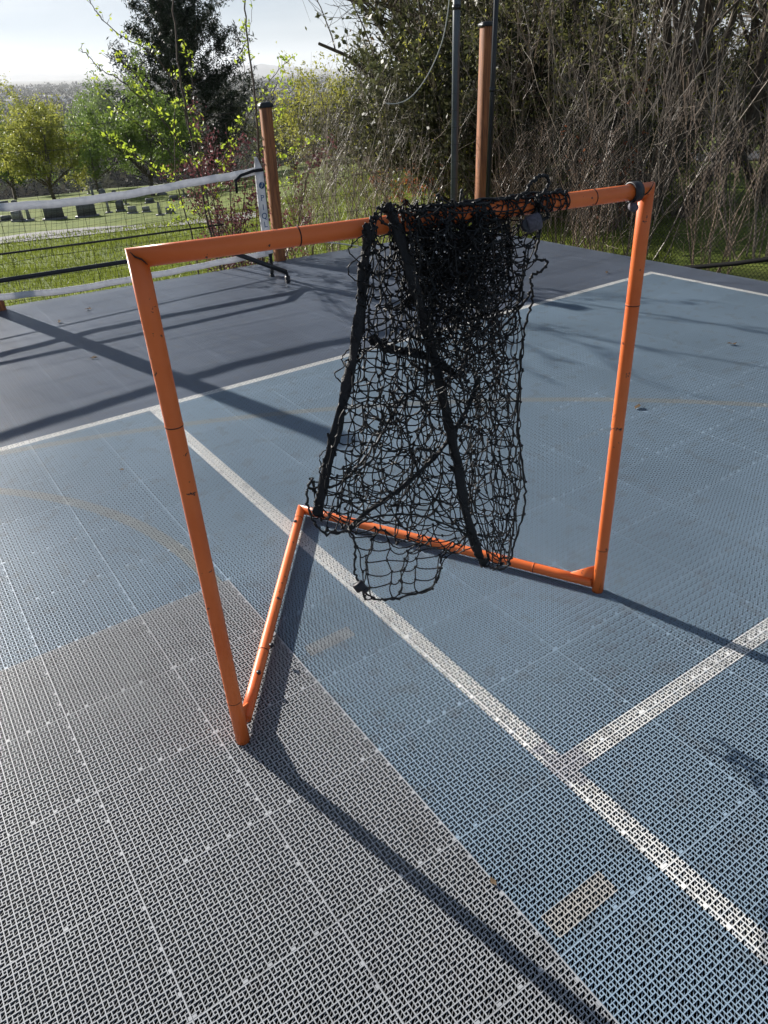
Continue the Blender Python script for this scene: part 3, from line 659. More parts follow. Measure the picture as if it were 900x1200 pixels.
    G = Geo(); G.tube([e1, q], .019, 10); G.build('frame_leg', M['black_metal'], o, True)
    r0 = at_z(318, 317, .05)-O; G = Geo(); G.tube([pl(306, 200)-O+np.array([.02, .02, 0]), pl(315, 297)-O+np.array([.02, .02, 0]), r0+np.array([.03, .05, -.03])], .015, 10); G.build('upright', M['black_metal'], o, True)
    q2 = at_z(288, 314, .05)-O
    for w_ in (q, r0):
        G = Geo(); G.tube([w_, w_-[0, 0, .03]], .012, 8); G.box(w_-np.array([0, 0, .045]), (.03, .034, .03)); f = G.build('castor', M['black_metal'], o)
        G = Geo(); G.tube([w_+[-.012, 0, -.065-.0], w_+[.012, 0, -.065]], .024, 16); G.build('wheel', M['rubber'], f, True)
net_stand()

# ------------------------------------------------------------------ fence posts, wire, poles
def wood_post(base, top, wdt, label, rz=.35, cap=True):
    base, top = np.array(base), np.array(top); o = empty('wooden_post', tuple(base)); tag(o, label, 'post')
    d = top-base; V = []; c, s = math.cos(rz), math.sin(rz); b_ = .006; F = []
    prof = []
    h = wdt/2; prof = [(h, h-b_), (h-b_, h), (-h+b_, h), (-h, h-b_), (-h, -h+b_), (-h+b_, -h), (h-b_, -h), (h, -h+b_)]
    for t in (0, .3, .6, .9, 1):
        for x, y in prof: V.append(np.array([x*c-y*s, x*s+y*c, 0])+d*t)
    for i in range(4):
        for q in range(8): F.append([i*8+q, i*8+(q+1) % 8, (i+1)*8+(q+1) % 8, (i+1)*8+q])
    G = Geo(); G.add(np.array(V), F); G.add(np.array(V[-8:]), [[0, 1, 2, 3], [0, 3, 4, 7], [4, 5, 6, 7]]); G.build('post_shaft', M['wood'], o)
    if cap:
        G = Geo(); G.box(d+np.array([0, 0, .012]), (wdt+.022, wdt+.022, .024), rz); G.box(d+np.array([0, 0, .032]), (wdt+.02, wdt+.02, .018), rz, .6); G.build('post_cap', M['black_metal'], o)
    return o
p1b = at_z(327, 305, 0.0); p1b[2] = -.35; p1t = at_plane(311, 126, p1b, (FH[0], FH[1], 0))
wood_post(p1b, p1t, .085, 'short orange-brown wooden fence post with a black cap behind the white net end', -.12)
p2b = at_z(556, 263, 0.0)+np.array([.12, .06, 0]); p2b[2] = -.4; p2t = at_plane(571, 31, p2b, (FH[0], FH[1], 0))
wood_post(p2b, p2t, .105, 'tall orange-brown wooden post with a black cap next to a thin black pole', -.12)
p0b = at_z(-1, 363, 0.0); p0b[2] = -.3
wood_post(p0b, p0b+np.array([-.10, .02, 1.92]), .12, 'wooden fence post cut off by the left edge of the photo', .1)
def pole(name, b, t, r, mat, label, bands=()):
    b, t = np.array(b), np.array(t); o = empty(name, tuple(b)); tag(o, label, 'pole'); G = Geo(); G.tube([b*0, t-b], r, 16); G.build('pole_shaft', M[mat], o, True)
    for k in bands:
        p = (t-b)*k; G = Geo(); d = (t-b)/np.linalg.norm(t-b); G.tube([p-d*.02, p+d*.02], r*1.18, 16); G.build('collar', M['black_metal'], o, True)
    return o
vn = (FH[0], FH[1], 0)
mb = at_z(529, 264, 0.0)+np.array([.10, .10, 0]); mb[2] = -.4; mt = at_plane(539, -260, mb, vn); pole('metal_pole', mb, mt, .036, 'grey_metal', 'tall slate-grey metal pole left of the tall wooden post', (.595,))
kb = at_z(565, 265, 0.0)+np.array([.05, .0, 0]); kb[2] = -.3; kt = at_plane(590, -200, kb, vn); pole('metal_pole', kb, kt, .025, 'black_metal', 'thin black metal pole close against the right side of the tall wooden post', (.45, .70))
def wire_fence(name, label, a, b, zt, zb, sp_h, sp_v, r, mat):
    a, b = np.array(a, float), np.array(b, float); L_ = np.linalg.norm((b-a)[:2]); o_l = ((a+b)/2)*np.array([1, 1, 0]); S = []
    nh = int((zt-zb)/sp_h); n = max(2, int(L_/sp_v)); d = (b-a)/n
    for k in range(nh+1):
        z = zt-k*sp_h
        for i in range(n):
            p, q = a+d*i, a+d*(i+1); w1, w2 = .006*math.sin(i*.9+k), .006*math.sin((i+1)*.9+k)
            S.append([p[0]-o_l[0], p[1]-o_l[1], z+w1, q[0]-o_l[0], q[1]-o_l[1], z+w2, r, r])
    for i in range(n+1):
        p = a+d*i; S.append([p[0]-o_l[0], p[1]-o_l[1], zb, p[0]-o_l[0], p[1]-o_l[1], zt, r, r])
    V, F = segs_geo(S, 4); o = link(name, mesh_np(name, V, F), M[mat]); o.location = o_l; tag(o, label, 'fence'); return o
zt1 = 4.0*T
f1 = wire_fence('wire_fence', 'thin square wire fence panel behind the white-taped net', (p0b[0]-3, p0b[1]+.32, 0), (p1b[0]-.05, p1b[1]+.03, 0), zt1, -.3, .15, .15, .0016, 'wire')
f2 = wire_fence('wire_fence', 'thin square wire fence panel between the short and the tall wooden post', (p1b[0]+.05, p1b[1], 0), (p2b[0]-.06, p2b[1], 0), zt1, -.35, .15, .15, .0016, 'wire')
Gr = Geo(); Gr.tube([np.array(at_Y(x, y, p0b[1]+.06))-np.array(f1.location) for x, y in ((-120, 314), (0, 298), (130, 281), (262, 263))], .008, 8); Gr.build('rail', M['wire'], f1)
# right side: dark fine netting with a low pole
def diamond_net():
    Xn = 17.35*T; o = empty('netting_fence', (Xn, 9*T, 0)); O = np.array(o.location); tag(o, 'fine black diamond netting fence with a low dark pole along the right court edge', 'fence')
    y0, y1, z0, z1 = -6*T, 15.0*T, -.25, 1.0; S = []; st = .034; H = z1-z0; n = int((y1-y0+H)/st)
    for k in range(n):
        for sgn in (1, -1):
            ya = y0-H+k*st if sgn > 0 else y0+k*st; yb = ya+H if sgn > 0 else ya-H; za, zb = z0, z1
            segn = 5
            for i in range(segn):
                t0, t1 = i/segn, (i+1)/segn; p = [ya+(yb-ya)*t0, ya+(yb-ya)*t1]
                if min(p) < y0 or max(p) > y1: continue
                S.append([.01*math.sin(p[0]*7)-0, p[0]-O[1], za+(zb-za)*t0, .01*math.sin(p[1]*7), p[1]-O[1], za+(zb-za)*t1, .0016, .0016])
    V, F = segs_geo(S, 3); link('netting', mesh_np('netting', V, F), M['netting'], o)
    P = [at_X(x, y, Xn)-O for x, y in ((768, 316), (815, 313), (860, 309), (905, 303), (1000, 290), (1100, 276))]
    G = Geo(); G.tube(P, .017, 8); G.build('pole', M['netting'], o, True)
diamond_net()
def cord(name, pts, r, mat, label, D=None):
    P = np.array([at_D(x, y, d) for x, y, d in pts]); o = empty(name, tuple(P[0])); s = np.linspace(0, len(P)-1, 8*(len(P)-1)+1); out = []
    for t in s:
        i = min(int(t), len(P)-2); f = t-i; p0, p1_, p2_, p3 = P[max(i-1, 0)], P[i], P[i+1], P[min(i+2, len(P)-1)]
        out.append(.5*((2*p1_)+(-p0+p2_)*f+(2*p0-5*p1_+4*p2_-p3)*f*f+(-p0+3*p1_-3*p2_+p3)*f**3))
    bpy.data.objects.remove(o); G = Geo(); G.tube(np.array(out)-P[0], r, 6); o = G.build(name, M[mat], None, True); o.location = P[0]; tag(o, label, 'cord'); return o
cord('hanging_cord', [(452, 121, 7.4), (466, 121, 7.4), (482, 113, 7.4), (500, 90, 7.4), (516, 55, 7.4), (524, 20, 7.4), (528, -20, 7.4), (531, -60, 7.4)], .0045, 'white_cord', 'pale cord hanging in a curve left of the grey metal pole')
cord('ground_rope', [(368, 283, 7.0), (395, 285, 7.0), (422, 289, 7.0), (450, 294, 7.0)], .006, 'white_cord', 'short white rope stretched low beyond the far court edge')

# ------------------------------------------------------------------ vegetation generators
def branch(rng, S, p, d, L_, r0, r1, n, wig, up, kids=None, lvl=0):
    """grows one limb; returns the points"""
    pts = [p]; d = d/np.linalg.norm(d)
    for i in range(n):
        d = d+rng.normal(size=3)*wig; d[2] += up; d /= np.linalg.norm(d)
        q = pts[-1]+d*L_/n; ra = r0+(r1-r0)*i/n; rb = r0+(r1-r0)*(i+1)/n
        S.append([*pts[-1], *q, ra, rb]); pts.append(q)
    return np.array(pts), d
def side_dir(rng, d, ang):
    a = rng.normal(size=3); a -= d*np.dot(a, d); a /= np.linalg.norm(a); return d*math.cos(ang)+a*math.sin(ang)
def shrub_mesh(seed, H, stems, spread, twig_r=.004, base=.35, dens=1.0, leaves=0, leaf=.02):
    rng = np.random.default_rng(seed); S = []; tips = []
    for s in range(stems):
        a = rng.uniform(0, 2*math.pi); t = abs(rng.normal())*spread; d = np.array([math.sin(t)*math.cos(a), math.sin(t)*math.sin(a), math.cos(t)])
        L0 = H*rng.uniform(.6, 1.05); p0 = np.array([math.cos(a)*base*rng.random(), math.sin(a)*base*rng.random(), -.1]); rr0 = twig_r*rng.uniform(1.6, 3.6)
        pts, _ = branch(rng, S, p0, d, L0, rr0, twig_r*.5, 8, .09, .03)
        for k in range(int(11*dens)):
            f = rng.uniform(.15, .98); i = min(7, int(f*8)); dd = pts[i+1]-pts[i]; dd /= np.linalg.norm(dd)
            q = pts[i]+(pts[i+1]-pts[i])*(f*8-i); L1 = L0*rng.uniform(.12, .38)*(1.15-f*.6)
            pp, _ = branch(rng, S, q, side_dir(rng, dd, rng.uniform(.35, .9)), L1, twig_r*.9, twig_r*.4, 4, .13, .05)
            tips.append(pp[-1])
            for m_ in range(int(5*dens)):
                j = rng.integers(0, 4); d2 = pp[j+1]-pp[j]; d2 /= np.linalg.norm(d2); p3, _ = branch(rng, S, pp[j]+(pp[j+1]-pp[j])*rng.random(), side_dir(rng, d2, rng.uniform(.4, 1.0)), L1*rng.uniform(.25, .6), twig_r*.55, twig_r*.3, 2, .15, .03)
                tips.append(p3[-1]); tips.append(p3[1])
    V, F = segs_geo(S, 3); me = mesh_np('branches', V, F); lm = None
    if leaves:
        tp = np.array(tips); C = tp[rng.integers(0, len(tp), leaves)]+rng.normal(size=(leaves, 3))*.03; V, F = quads_geo(C, leaf, rng); lm = mesh_np('leaves', V, F)
    return me, lm
def tree_meshes(seed, H, trunk_r, trunk_h, spread, nl=(9, 7, 6), leaves=6000, leaf=.06, clump=.22, up=.04, wig=.10, levels=3, lean=(0, 0), low=.3, droop=0.0, multi=1):
    rng = np.random.default_rng(seed); S = []; tips = []
    def rec(p, d, L_, r, lvl):
        n = 6 if lvl == 0 else 5; pts, dl_ = branch(rng, S, p, d, L_, r, r*.45, n, wig, up-droop*lvl)
        if lvl >= levels-1: tips.extend(pts[2:])
        if lvl < levels:
            for k in range(nl[min(lvl, len(nl)-1)]):
                f = rng.uniform(low if lvl == 0 else .2, 1.0); i = min(n-1, int(f*n)); dd = pts[i+1]-pts[i]; dd /= np.linalg.norm(dd)
                rec(pts[i]+(pts[i+1]-pts[i])*(f*n-i), side_dir(rng, dd, rng.uniform(.45, .95)), L_*rng.uniform(.38, .62), r*(1-f*.5)*.42, lvl+1)
        else: tips.append(pts[-1])
    for m_ in range(multi):
        d0 = np.array([lean[0]+(rng.normal()*spread if multi > 1 else 0), lean[1]+(rng.normal()*spread if multi > 1 else 0), 1.])
        pts, d1 = branch(rng, S, np.array([rng.normal()*.2*(multi > 1), rng.normal()*.2*(multi > 1), -.4]), d0, trunk_h+.4, trunk_r*1.25, trunk_r, 4, .04, 0)
        for k in range(nl[0]//(1 if multi == 1 else 2)+1):
            a = 2*math.pi*k/nl[0]+rng.uniform(-.4, .4); t = spread*rng.uniform(.35, 1.15); dd = np.array([math.sin(t)*math.cos(a), math.sin(t)*math.sin(a), math.cos(t)])
            f = rng.uniform(.7, 1.0); rec(pts[2]+(pts[-1]-pts[2])*f, dd+d1*.3*(multi > 1), (H-trunk_h)*rng.uniform(.62, .95), trunk_r*.52, 1)
    S = np.array(S); V, F = segs_geo(S, 4); tm = mesh_np('trunk', V, F); lm = None
    if leaves:
        tp = np.array(tips); C = tp[rng.integers(0, len(tp), leaves)]+rng.normal(size=(leaves, 3))*clump*rng.random((leaves, 1)); V, F = quads_geo(C, leaf, rng); lm = mesh_np('crown', V, F)
    return tm, lm
def conifer_meshes(seed, H, R0, r_trunk, nb=90, leaves=45000, leaf=.09, droop=.0, gap=.1, bare=.1, curve=.35):
    rng = np.random.default_rng(seed); S = []; C = []
    n = 14; pts = [np.array([0, 0, -.5])]
    for i in range(n): pts.append(np.array([rng.normal()*.04, rng.normal()*.04, H*(i+1)/n]))
    for i in range(n): S.append([*pts[i], *pts[i+1], r_trunk*(1-i/n*.93), r_trunk*(1-(i+1)/n*.93)])
    for k in range(nb):
        f = bare+(1-bare)*(k/nb)**.9; z = H*f; a = k*2.4+rng.normal()*.4; prof = (1-f)**.62*(1.0 if f > .18 else .75+f)+.04
        L_ = R0*prof*rng.uniform(.45, 1.2); d = np.array([math.cos(a), math.sin(a), -.12+f*.75-droop]); d /= np.linalg.norm(d)
        bp, _ = branch(rng, S, np.array([0, 0, z]), d, L_, r_trunk*.22*(1-f*.7), .006, 7, .06, curve/7)
        for m_ in range(int(9+8*prof)):
            t = rng.uniform(.22, 1); i = min(6, int(t*7)); q = bp[i]+(bp[i+1]-bp[i])*(t*7-i); dd = bp[i+1]-bp[i]; dd /= np.linalg.norm(dd)
            p3, _ = branch(rng, S, q, side_dir(rng, dd, rng.uniform(.4, .9))+np.array([0, 0, .15]), L_*rng.uniform(.10, .30), .006, .003, 3, .12, .08)
            for e in p3[1:]: C.append(e)
    C = np.array(C); Q = C[rng.integers(0, len(C), leaves)]+rng.normal(size=(leaves, 3))*leaf*1.1; V, F = quads_geo(Q, leaf, rng, .22)
    Vt, Ft = segs_geo(S, 4); return mesh_np('trunk', Vt, Ft), mesh_np('crown', V, F)
def plant(name, meshes, mats, loc, rz=0, sc=1.0, label='', cat='tree', group=None, parts=('trunk', 'crown')):
    o = empty(name, tuple(loc)); o.rotation_euler = (0, 0, rz); o.scale = (sc, sc, sc); tag(o, label, cat, group)
    for me, mt, pn in zip(meshes, mats, parts):
        if me is None: continue
        c = link(pn, me, None, o)
        if not me.materials: me.materials.append(M[mt])
    return o
def on_ground(x, y, D):
    p = at_D(x, y, D); return (p[0], p[1], float(terr(p[0], p[1])))

# ------------------------------------------------------------------ trees on the left
g = ray_terr(64, 233); dd = math.hypot(*(g-CAM)[:2])
plant('leafy_tree', tree_meshes(21, 7.6, .17, 1.1, .85, (10, 8, 6), 26000, .10, .34, .05), ('bark', 'leaf_yellow'), g, .4, dd/45*.58, 'rounded yellow-green tree in young leaf standing among gravestones at the left edge')
g = ray_terr(139, 219); dd = math.hypot(*(g-CAM)[:2])
plant('leafy_tree', tree_meshes(33, 8.2, .34, 1.6, .75, (9, 8, 7), 34000, .11, .36, .03, lean=(-.12, .1)), ('bark_dark', 'leaf_green'), g, 1.2, dd/52*.60, 'green tree with a dark leaning trunk between the yellow tree and the conifer')
g = on_ground(240, 222, 72); dd = 0
plant('conifer_tree', conifer_meshes(5, 17.5, 7.0, .32, 120, 100000, .16, bare=.07), ('bark_dark', 'needle'), g, 0, .97, 'tall dark green conifer rising out of the top of the photo', 'tree')
plant('leafy_tree', tree_meshes(41, 6.0, .12, .8, .8, (8, 7, 6), 9000, .08, .25, .05), ('bark', 'leaf_forsythia'), on_ground(392, 200, 30), 2, .60, 'bright yellow-green tree above the bare brush right of the short wooden post')
plant('leafy_tree', tree_meshes(42, 6.0, .12, .8, .8, (8, 7, 6), 0), ('bark', None), on_ground(345, 195, 42), .3, .68, 'bare grey tree seen left of the bright yellow-green tree')
plant('leafy_tree', tree_meshes(43, 7.0, .14, .8, .8, (8, 7, 6), 4000, .07, .3), ('bark_dark', 'needle2'), on_ground(320, 195, 48), .3, .55, 'small dark round tree just above the cap of the short wooden post')

tmG = tree_meshes(44, 7.0, .16, 1.3, .8, (8, 7, 6), 16000, .10, .3, .05)
for x, D, sc_, l in ((12, 88, .95, 'soft green round tree far behind the yellow-green tree'), (112, 84, .85, 'soft green tree beyond the lawn, left behind the leaning-trunk tree'), (176, 60, .95, 'mid-green tree at the lower left skirt of the conifer')):
    plant('leafy_tree', tmG, ('bark', 'leaf_green'), on_ground(x, 212, D), x, sc_, l)
# ------------------------------------------------------------------ sapling with opening leaves, just outside the fence
def sapling():
    Dp = p1b[1]+.25; rng = np.random.default_rng(8)
    P_ = lambda x, y, dy=0: at_Y(x, y, Dp+dy)
    base = P_(252, 300); base[2] = float(terr(base[0], base[1])); o = empty('sapling', tuple(base)); tag(o, 'slender bare-stemmed sapling with bright yellow-green opening leaves behind the court net', 'sapling'); O = base
    tr = [([(262, 330), (250, 285), (238, 230), (222, 150), (208, 70), (203, 0), (200, -60)], .011, .005, 0),
          ([(236, 340), (226, 280), (208, 215), (205, 150), (208, 90)], .008, .003, .1),
          ([(268, 330), (250, 270), (240, 215), (232, 170), (222, 120)], .008, .003, -.1),
          ([(308, 330), (304, 190), (298, 110), (290, 50), (287, 0), (286, -60)], .010, .005, .0),
          ([(228, 175), (212, 120), (188, 72), (165, 54), (146, 44), (125, 28), (112, 12), (104, -2)], .006, .0025, .05),
          ([(226, 200), (205, 160), (180, 128), (152, 104), (135, 90), (118, 82), (106, 68), (94, 57)], .006, .0025, -.05),
          ([(178, 122), (165, 95), (150, 78), (138, 72), (126, 67)], .004, .002, .02),
          ([(215, 195), (180, 160), (150, 138), (130, 120), (112, 103)], .005, .002, .1),
          ([(228, 225), (200, 210), (170, 190), (145, 175), (122, 160)], .005, .002, -.1),
          ([(236, 255), (215, 225), (185, 205), (158, 188), (140, 172)], .004, .002, .15),
          ([(244, 215), (262, 185), (276, 160), (295, 130), (312, 100), (330, 78), (342, 68)], .006, .0022, .05),
          ([(300, 190), (318, 160), (328, 135), (338, 115), (346, 95)], .004, .002, -.02),
          ([(298, 150), (310, 125), (322, 104), (332, 90)], .004, .002, .05),
          ([(236, 190), (232, 140), (226, 100), (218, 60)], .004, .002, -.1),
          ([(246, 240), (262, 215), (270, 190), (272, 165), (280, 140)], .004, .002, .1),
          ([(288, 90), (284, 60), (292, 35), (296, 10)], .003, .0015, .04),
          ([(240, 270), (222, 255), (205, 262), (198, 245)], .003, .0015, .0),
          ([(305, 200), (325, 190), (345, 178), (372, 168)], .003, .0015, .0),
          ([(306, 230), (330, 218), (348, 214)], .003, .0015, .0)]
    C = []
    for pts, r0, r1, dy in tr:
        S = []
        P = np.array([P_(x, y, dy*(.3+i/len(pts)*1.5)+rng.normal()*.01) for i, (x, y) in enumerate(pts)])-O; n = 5*(len(P)-1); s = np.linspace(0, len(P)-1, n+1); out = []
        for t in s:
            i = min(int(t), len(P)-2); f = t-i; p0, p1_, p2_, p3 = P[max(i-1, 0)], P[i], P[i+1], P[min(i+2, len(P)-1)]
            out.append(.5*((2*p1_)+(-p0+p2_)*f+(2*p0-5*p1_+4*p2_-p3)*f*f+(-p0+3*p1_-3*p2_+p3)*f**3))
        out = np.array(out)+rng.normal(size=(n+1, 3))*.004
        for i in range(n): S.append([*out[i], *out[i+1], r0+(r1-r0)*i/n, r0+(r1-r0)*(i+1)/n])
        st = int(n*.35) if r0 > .007 else 1
        for i in range(st, n+1):
            if rng.random() < (.75 if r0 < .007 else .45):
                e = out[i]+rng.normal(size=3)*.012; q = e+np.array([rng.normal()*.02, rng.normal()*.02, .02+.02*rng.random()]); S.append([*out[i], *q, .0018, .0012])
                small = (pts[-1][1] < 75 and pts[-1][0] < 130 and i > n*.45)
                for k in range(rng.integers(4, 10) if not small else rng.integers(1, 3)): C.append(q+rng.normal(size=3)*(.018 if not small else .008))
        V, F = segs_geo(S, 6); nm = 'stem' if r0 > .007 else 'branch'; link(nm, mesh_np(nm, V, F, True), M['bark_dark'], o)
    C = np.array(C); V, F = quads_geo(C, .0165, rng, .5); link('leaves', mesh_np('leaves', V, F), M['leaf_bud'], o)
sapling()
me = shrub_mesh(77, 1.9, 12, .28, .004, .25, .9, 5200, .016)
plant('plum_shrub', me, ('twig_r', 'leaf_purple'), on_ground(272, 270, 7.6), 0, 1.0, 'purple-leaved shrub behind the end of the court net', 'shrub', parts=('branches', 'leaves'))

# ------------------------------------------------------------------ bare brush and trees on the right
V_A = [shrub_mesh(100+i, H, st, sp, .0043, .4, dn) for i, (H, st, sp, dn) in enumerate(((3.0, 15, .30, .9), (3.6, 16, .24, .85), (2.6, 14, .38, .95), (4.2, 15, .26, .85)))]
V_B = [shrub_mesh(200+i, H, st, sp, .0050, .4, .75, lv, .022) for i, (H, st, sp, lv) in enumerate(((3.2, 13, .32, 1800), (3.8, 13, .30, 2600)))]
V_E = [tree_meshes(700+i, 3.2, .09, .2, .8, (10, 8, 6), 15000, .05, .20, .06, .12, low=.1) for i in range(2)]
rp = random.Random(5)
def put(x, y, D, k, sc=1.0, kind='A'):
    where = ('between short wooden post and grey pole' if x < 535 else 'between tall wooden post and right goal post' if x < 740 else 'right of the right goal post')
    row = 'close beyond court edge' if D < 10 else 'mid thicket' if D < 14 else 'back of thicket'
    if kind == 'A': plant('bare_shrub', V_A[k % 4], (('twig', 'twig2', 'twig', 'twig2')[k % 4], None), on_ground(x, y, D), rp.uniform(0, 6.28), sc*rp.uniform(.92, 1.08), 'bare twiggy brush shrub %s, %s' % (row, where), 'shrub', 'bare shrubs of the thicket', ('branches', 'leaves'))
    elif kind == 'B': plant('budding_shrub', V_B[k % 2], ('twig2', 'leaf_forsythia' if k % 2 == 0 else 'leaf_olive'), on_ground(x, y, D), rp.uniform(0, 6.28), sc*rp.uniform(.92, 1.08), 'shrub with small yellow-green leaves, %s, %s' % (row, where), 'shrub', 'budding shrubs of the thicket', ('branches', 'leaves'))
    else: plant('evergreen_shrub', V_E[k % 2], ('bark_dark', 'needle2' if k % 2 else 'needle3'), on_ground(x, y, D), rp.uniform(0, 6.28), sc*rp.uniform(.9, 1.1), '%s dark olive evergreen bush, %s' % ('tall' if sc > .8 else 'low', where), 'shrub', 'evergreen bushes of the thicket', ('trunk', 'crown'))
M['needle3'] = leafmat('dark_olive_foliage', (.085, .085, .04), (.04, .04, .022), 1.5, .35)
for i, (x, D, sc) in enumerate([(350, 9.6, .45), (392, 9.6, .5), (440, 9.6, .55), (478, 9.8, .5), (604, 9.2, .6), (655, 8.8, .65), (705, 8.2, .72), (748, 8.4, .75), (838, 7.9, .66), (900, 8.6, .8)]): put(x, 250, D, i, sc)
for i, (x, D, sc) in enumerate([(360, 12.5, .55), (402, 12, .6), (440, 13, .66), (490, 13, .8), (545, 12, .85), (585, 11.5, .9), (622, 11.8, .95), (660, 11, .95), (700, 11.4, .95), (740, 10.8, 1.0), (790, 11.6, .95), (850, 12.6, .8), (905, 12.5, .9)]): put(x, 230, D, i+2, sc, 'B' if i in (2, 4, 5, 7, 9, 10, 11, 12) else 'A')
for i, (x, D, sc) in enumerate([(345, 20, .6), (385, 22, .62), (425, 20, .75), (470, 18, .85), (515, 17, .8), (560, 17, .95), (625, 16, .8), (690, 16, .85), (755, 17, .8), (850, 17, .75)]): put(x, 210, D, i+1, sc, 'B' if i % 3 != 0 else 'A')
for i, (x, D, sc) in enumerate([(450, 19, .72), (500, 16.5, .7), (530, 12.6, .72), (558, 13, .85), (590, 13.2, .95), (632, 13.8, .9), (672, 14.2, .75), (716, 14.6, .6), (800, 19, .8), (860, 21, .9)]): put(x, 215, D, i, sc, 'E')
plant('orange_shrub', shrub_mesh(301, 1.3, 14, .5, .004, .5, .8, 2600, .022), ('twig_r', 'leaf_orange'), on_ground(512, 225, 14.5), 0, 1.0, 'low shrub with orange leaves seen left of the grey metal pole', 'shrub', parts=('branches', 'leaves'))
plant('orange_shrub', shrub_mesh(302, 1.6, 10, .3, .004, .3, .8, 260, .03), ('twig_r', 'leaf_orange'), on_ground(700, 225, 10.2), 0, 1.0, 'thin shrub holding a few dry orange leaves above the right end of the crossbar', 'shrub', parts=('branches', 'leaves'))
# larger trees behind the brush
plant('multi_stem_tree', tree_meshes(51, 8.5, .085, 1.6, .42, (6, 6, 5), 2500, .035, .25, .05, .12, multi=5), ('bark_dark', 'leaf_forsythia'), on_ground(765, 235, 11), 0, .95, 'large bare tree with several dark trunks fanning up behind the right goal post')
plant('multi_stem_tree', tree_meshes(52, 8.0, .06, 1.2, .50, (6, 6, 5), 7000, .035, .25, .05, .12, multi=4), ('bark_dark', 'leaf_forsythia'), on_ground(895, 235, 13.0), 1, .9, 'dark multi-trunked tree at the right edge of the photo')
plant('multi_stem_tree', tree_meshes(53, 8.0, .10, 1.4, .50, (7, 8, 6), 3500, .04, .3, .04, .12, multi=3), ('bark', 'leaf_brown'), on_ground(665, 225, 15.5), 2, 1.1, 'brown-leaved tree behind the brush right of the tall wooden post')
plant('pine_tree', conifer_meshes(61, 13, 2.7, .24, 90, 60000, .085, bare=.14, curve=.25), ('bark_dark', 'needle2'), on_ground(528, 205, 20), 0, 1.0, 'open olive-green pine filling the top of the photo behind the grey metal pole')
plant('pine_tree', conifer_meshes(62, 12, 3.0, .24, 90, 60000, .085, bare=.14, curve=.25), ('bark_dark', 'needle2'), on_ground(630, 205, 24), 2, 1.1, 'dark olive pine behind the tall wooden post, right of the other pine')
plant('leafy_tree', tree_meshes(64, 8.5, .18, 2.0, .8, (9, 7, 6), 0, up=.03, wig=.16), ('bark_dark', None), on_ground(525, 200, 15.5), 1, .62, 'bare dark tree whose crooked twigs reach into the sky beside the pine')
plant('leafy_tree', tree_meshes(67, 9, .2, 1.6, .8, (9, 8, 6), 7000, .07, .35), ('bark_dark', 'leaf_olive'), on_ground(930, 200, 26), .9, 1.1, 'olive-leaved tree in the top right corner of the photo')

# ------------------------------------------------------------------ gravestones
def stone_mesh(w_, h_, t_, kind, seed=0):
    G = Geo(); G.box((0, 0, .05), (w_*1.25, t_*1.8, .22))
    if kind == 0: G.box((0, 0, .16+h_/2), (w_, t_, h_), 0, .93)
    elif kind == 1:
        V = []; n = 10; prof = [(-w_/2, .16), (w_/2, .16)]+[(w_/2*math.cos(a), .16+h_-w_*.25+w_*.25*math.sin(a)) for a in np.linspace(0, math.pi, n)]
        m = len(prof)
        for y in (-t_/2, t_/2): V += [(x, y, z) for x, z in prof]
        F = [[k, (k+1) % m, m+(k+1) % m, m+k] for k in range(m)]
        c0 = len(V); V += [(0, -t_/2, .16+h_/2), (0, t_/2, .16+h_/2)]
        for k in range(0, m, 2): F += [[c0, (k+2) % m, (k+1) % m, k], [c0+1, m+k, m+(k+1) % m, m+(k+2) % m]]
        G.add(np.array(V), F)
    else: G.box((0, 0, .16+h_*.6), (w_*.5, w_*.5, h_*1.2), 0, .6); G.box((0, 0, .16+h_*1.25), (w_*.36, w_*.36, h_*.16), 0, .2)
    return mesh_np('gravestone', np.concatenate(G.V), np.concatenate(G.F))
SM = [stone_mesh(.8, .55, .2, 0), stone_mesh(.62, .75, .16, 1), stone_mesh(.6, .9, .3, 2), stone_mesh(1.1, .5, .25, 0)]
for i, m_ in enumerate(SM): m_.materials.append(M['stone'] if i % 2 == 0 else M['stone_dark'])
big = stone_mesh(1.25, 1.0, .3, 0); big.materials.append(M['stone_dark'])
for x, y, l in ((65, 258, 'large dark block gravestone below the yellow-green tree, left one of the pair'), (103, 255, 'large dark block gravestone, right one of the pair below the yellow-green tree')):
    o = link('gravestone', big); g = ray_terr(x, y); o.location = g; o.rotation_euler = (0, 0, -.35); sc = math.hypot(*(g-CAM)[:2])/32; o.scale = (sc*.55,)*3; tag(o, l, 'gravestone', 'gravestones on the lawn')
rq = random.Random(12)
SP = [(x, 260-(x-0)*.05+rq.uniform(-5, 4)) for x in (8, 22, 35, 128, 142, 156, 172, 188, 200)]
SP += [(x, 243-(x)*.05+rq.uniform(-6, 6)) for x in (5, 18, 30, 110, 122, 135, 148, 162, 176, 190, 204, 216)]
SP += [(x, 228-(x)*.05+rq.uniform(-6, 6)) for x in (10, 26, 45, 88, 105, 118, 152, 168, 186, 205, 220)]
SP += [(x, 217-(x)*.04+rq.uniform(-5, 4)) for x in (15, 38, 80, 100, 118, 160, 178, 196, 214, 232)]
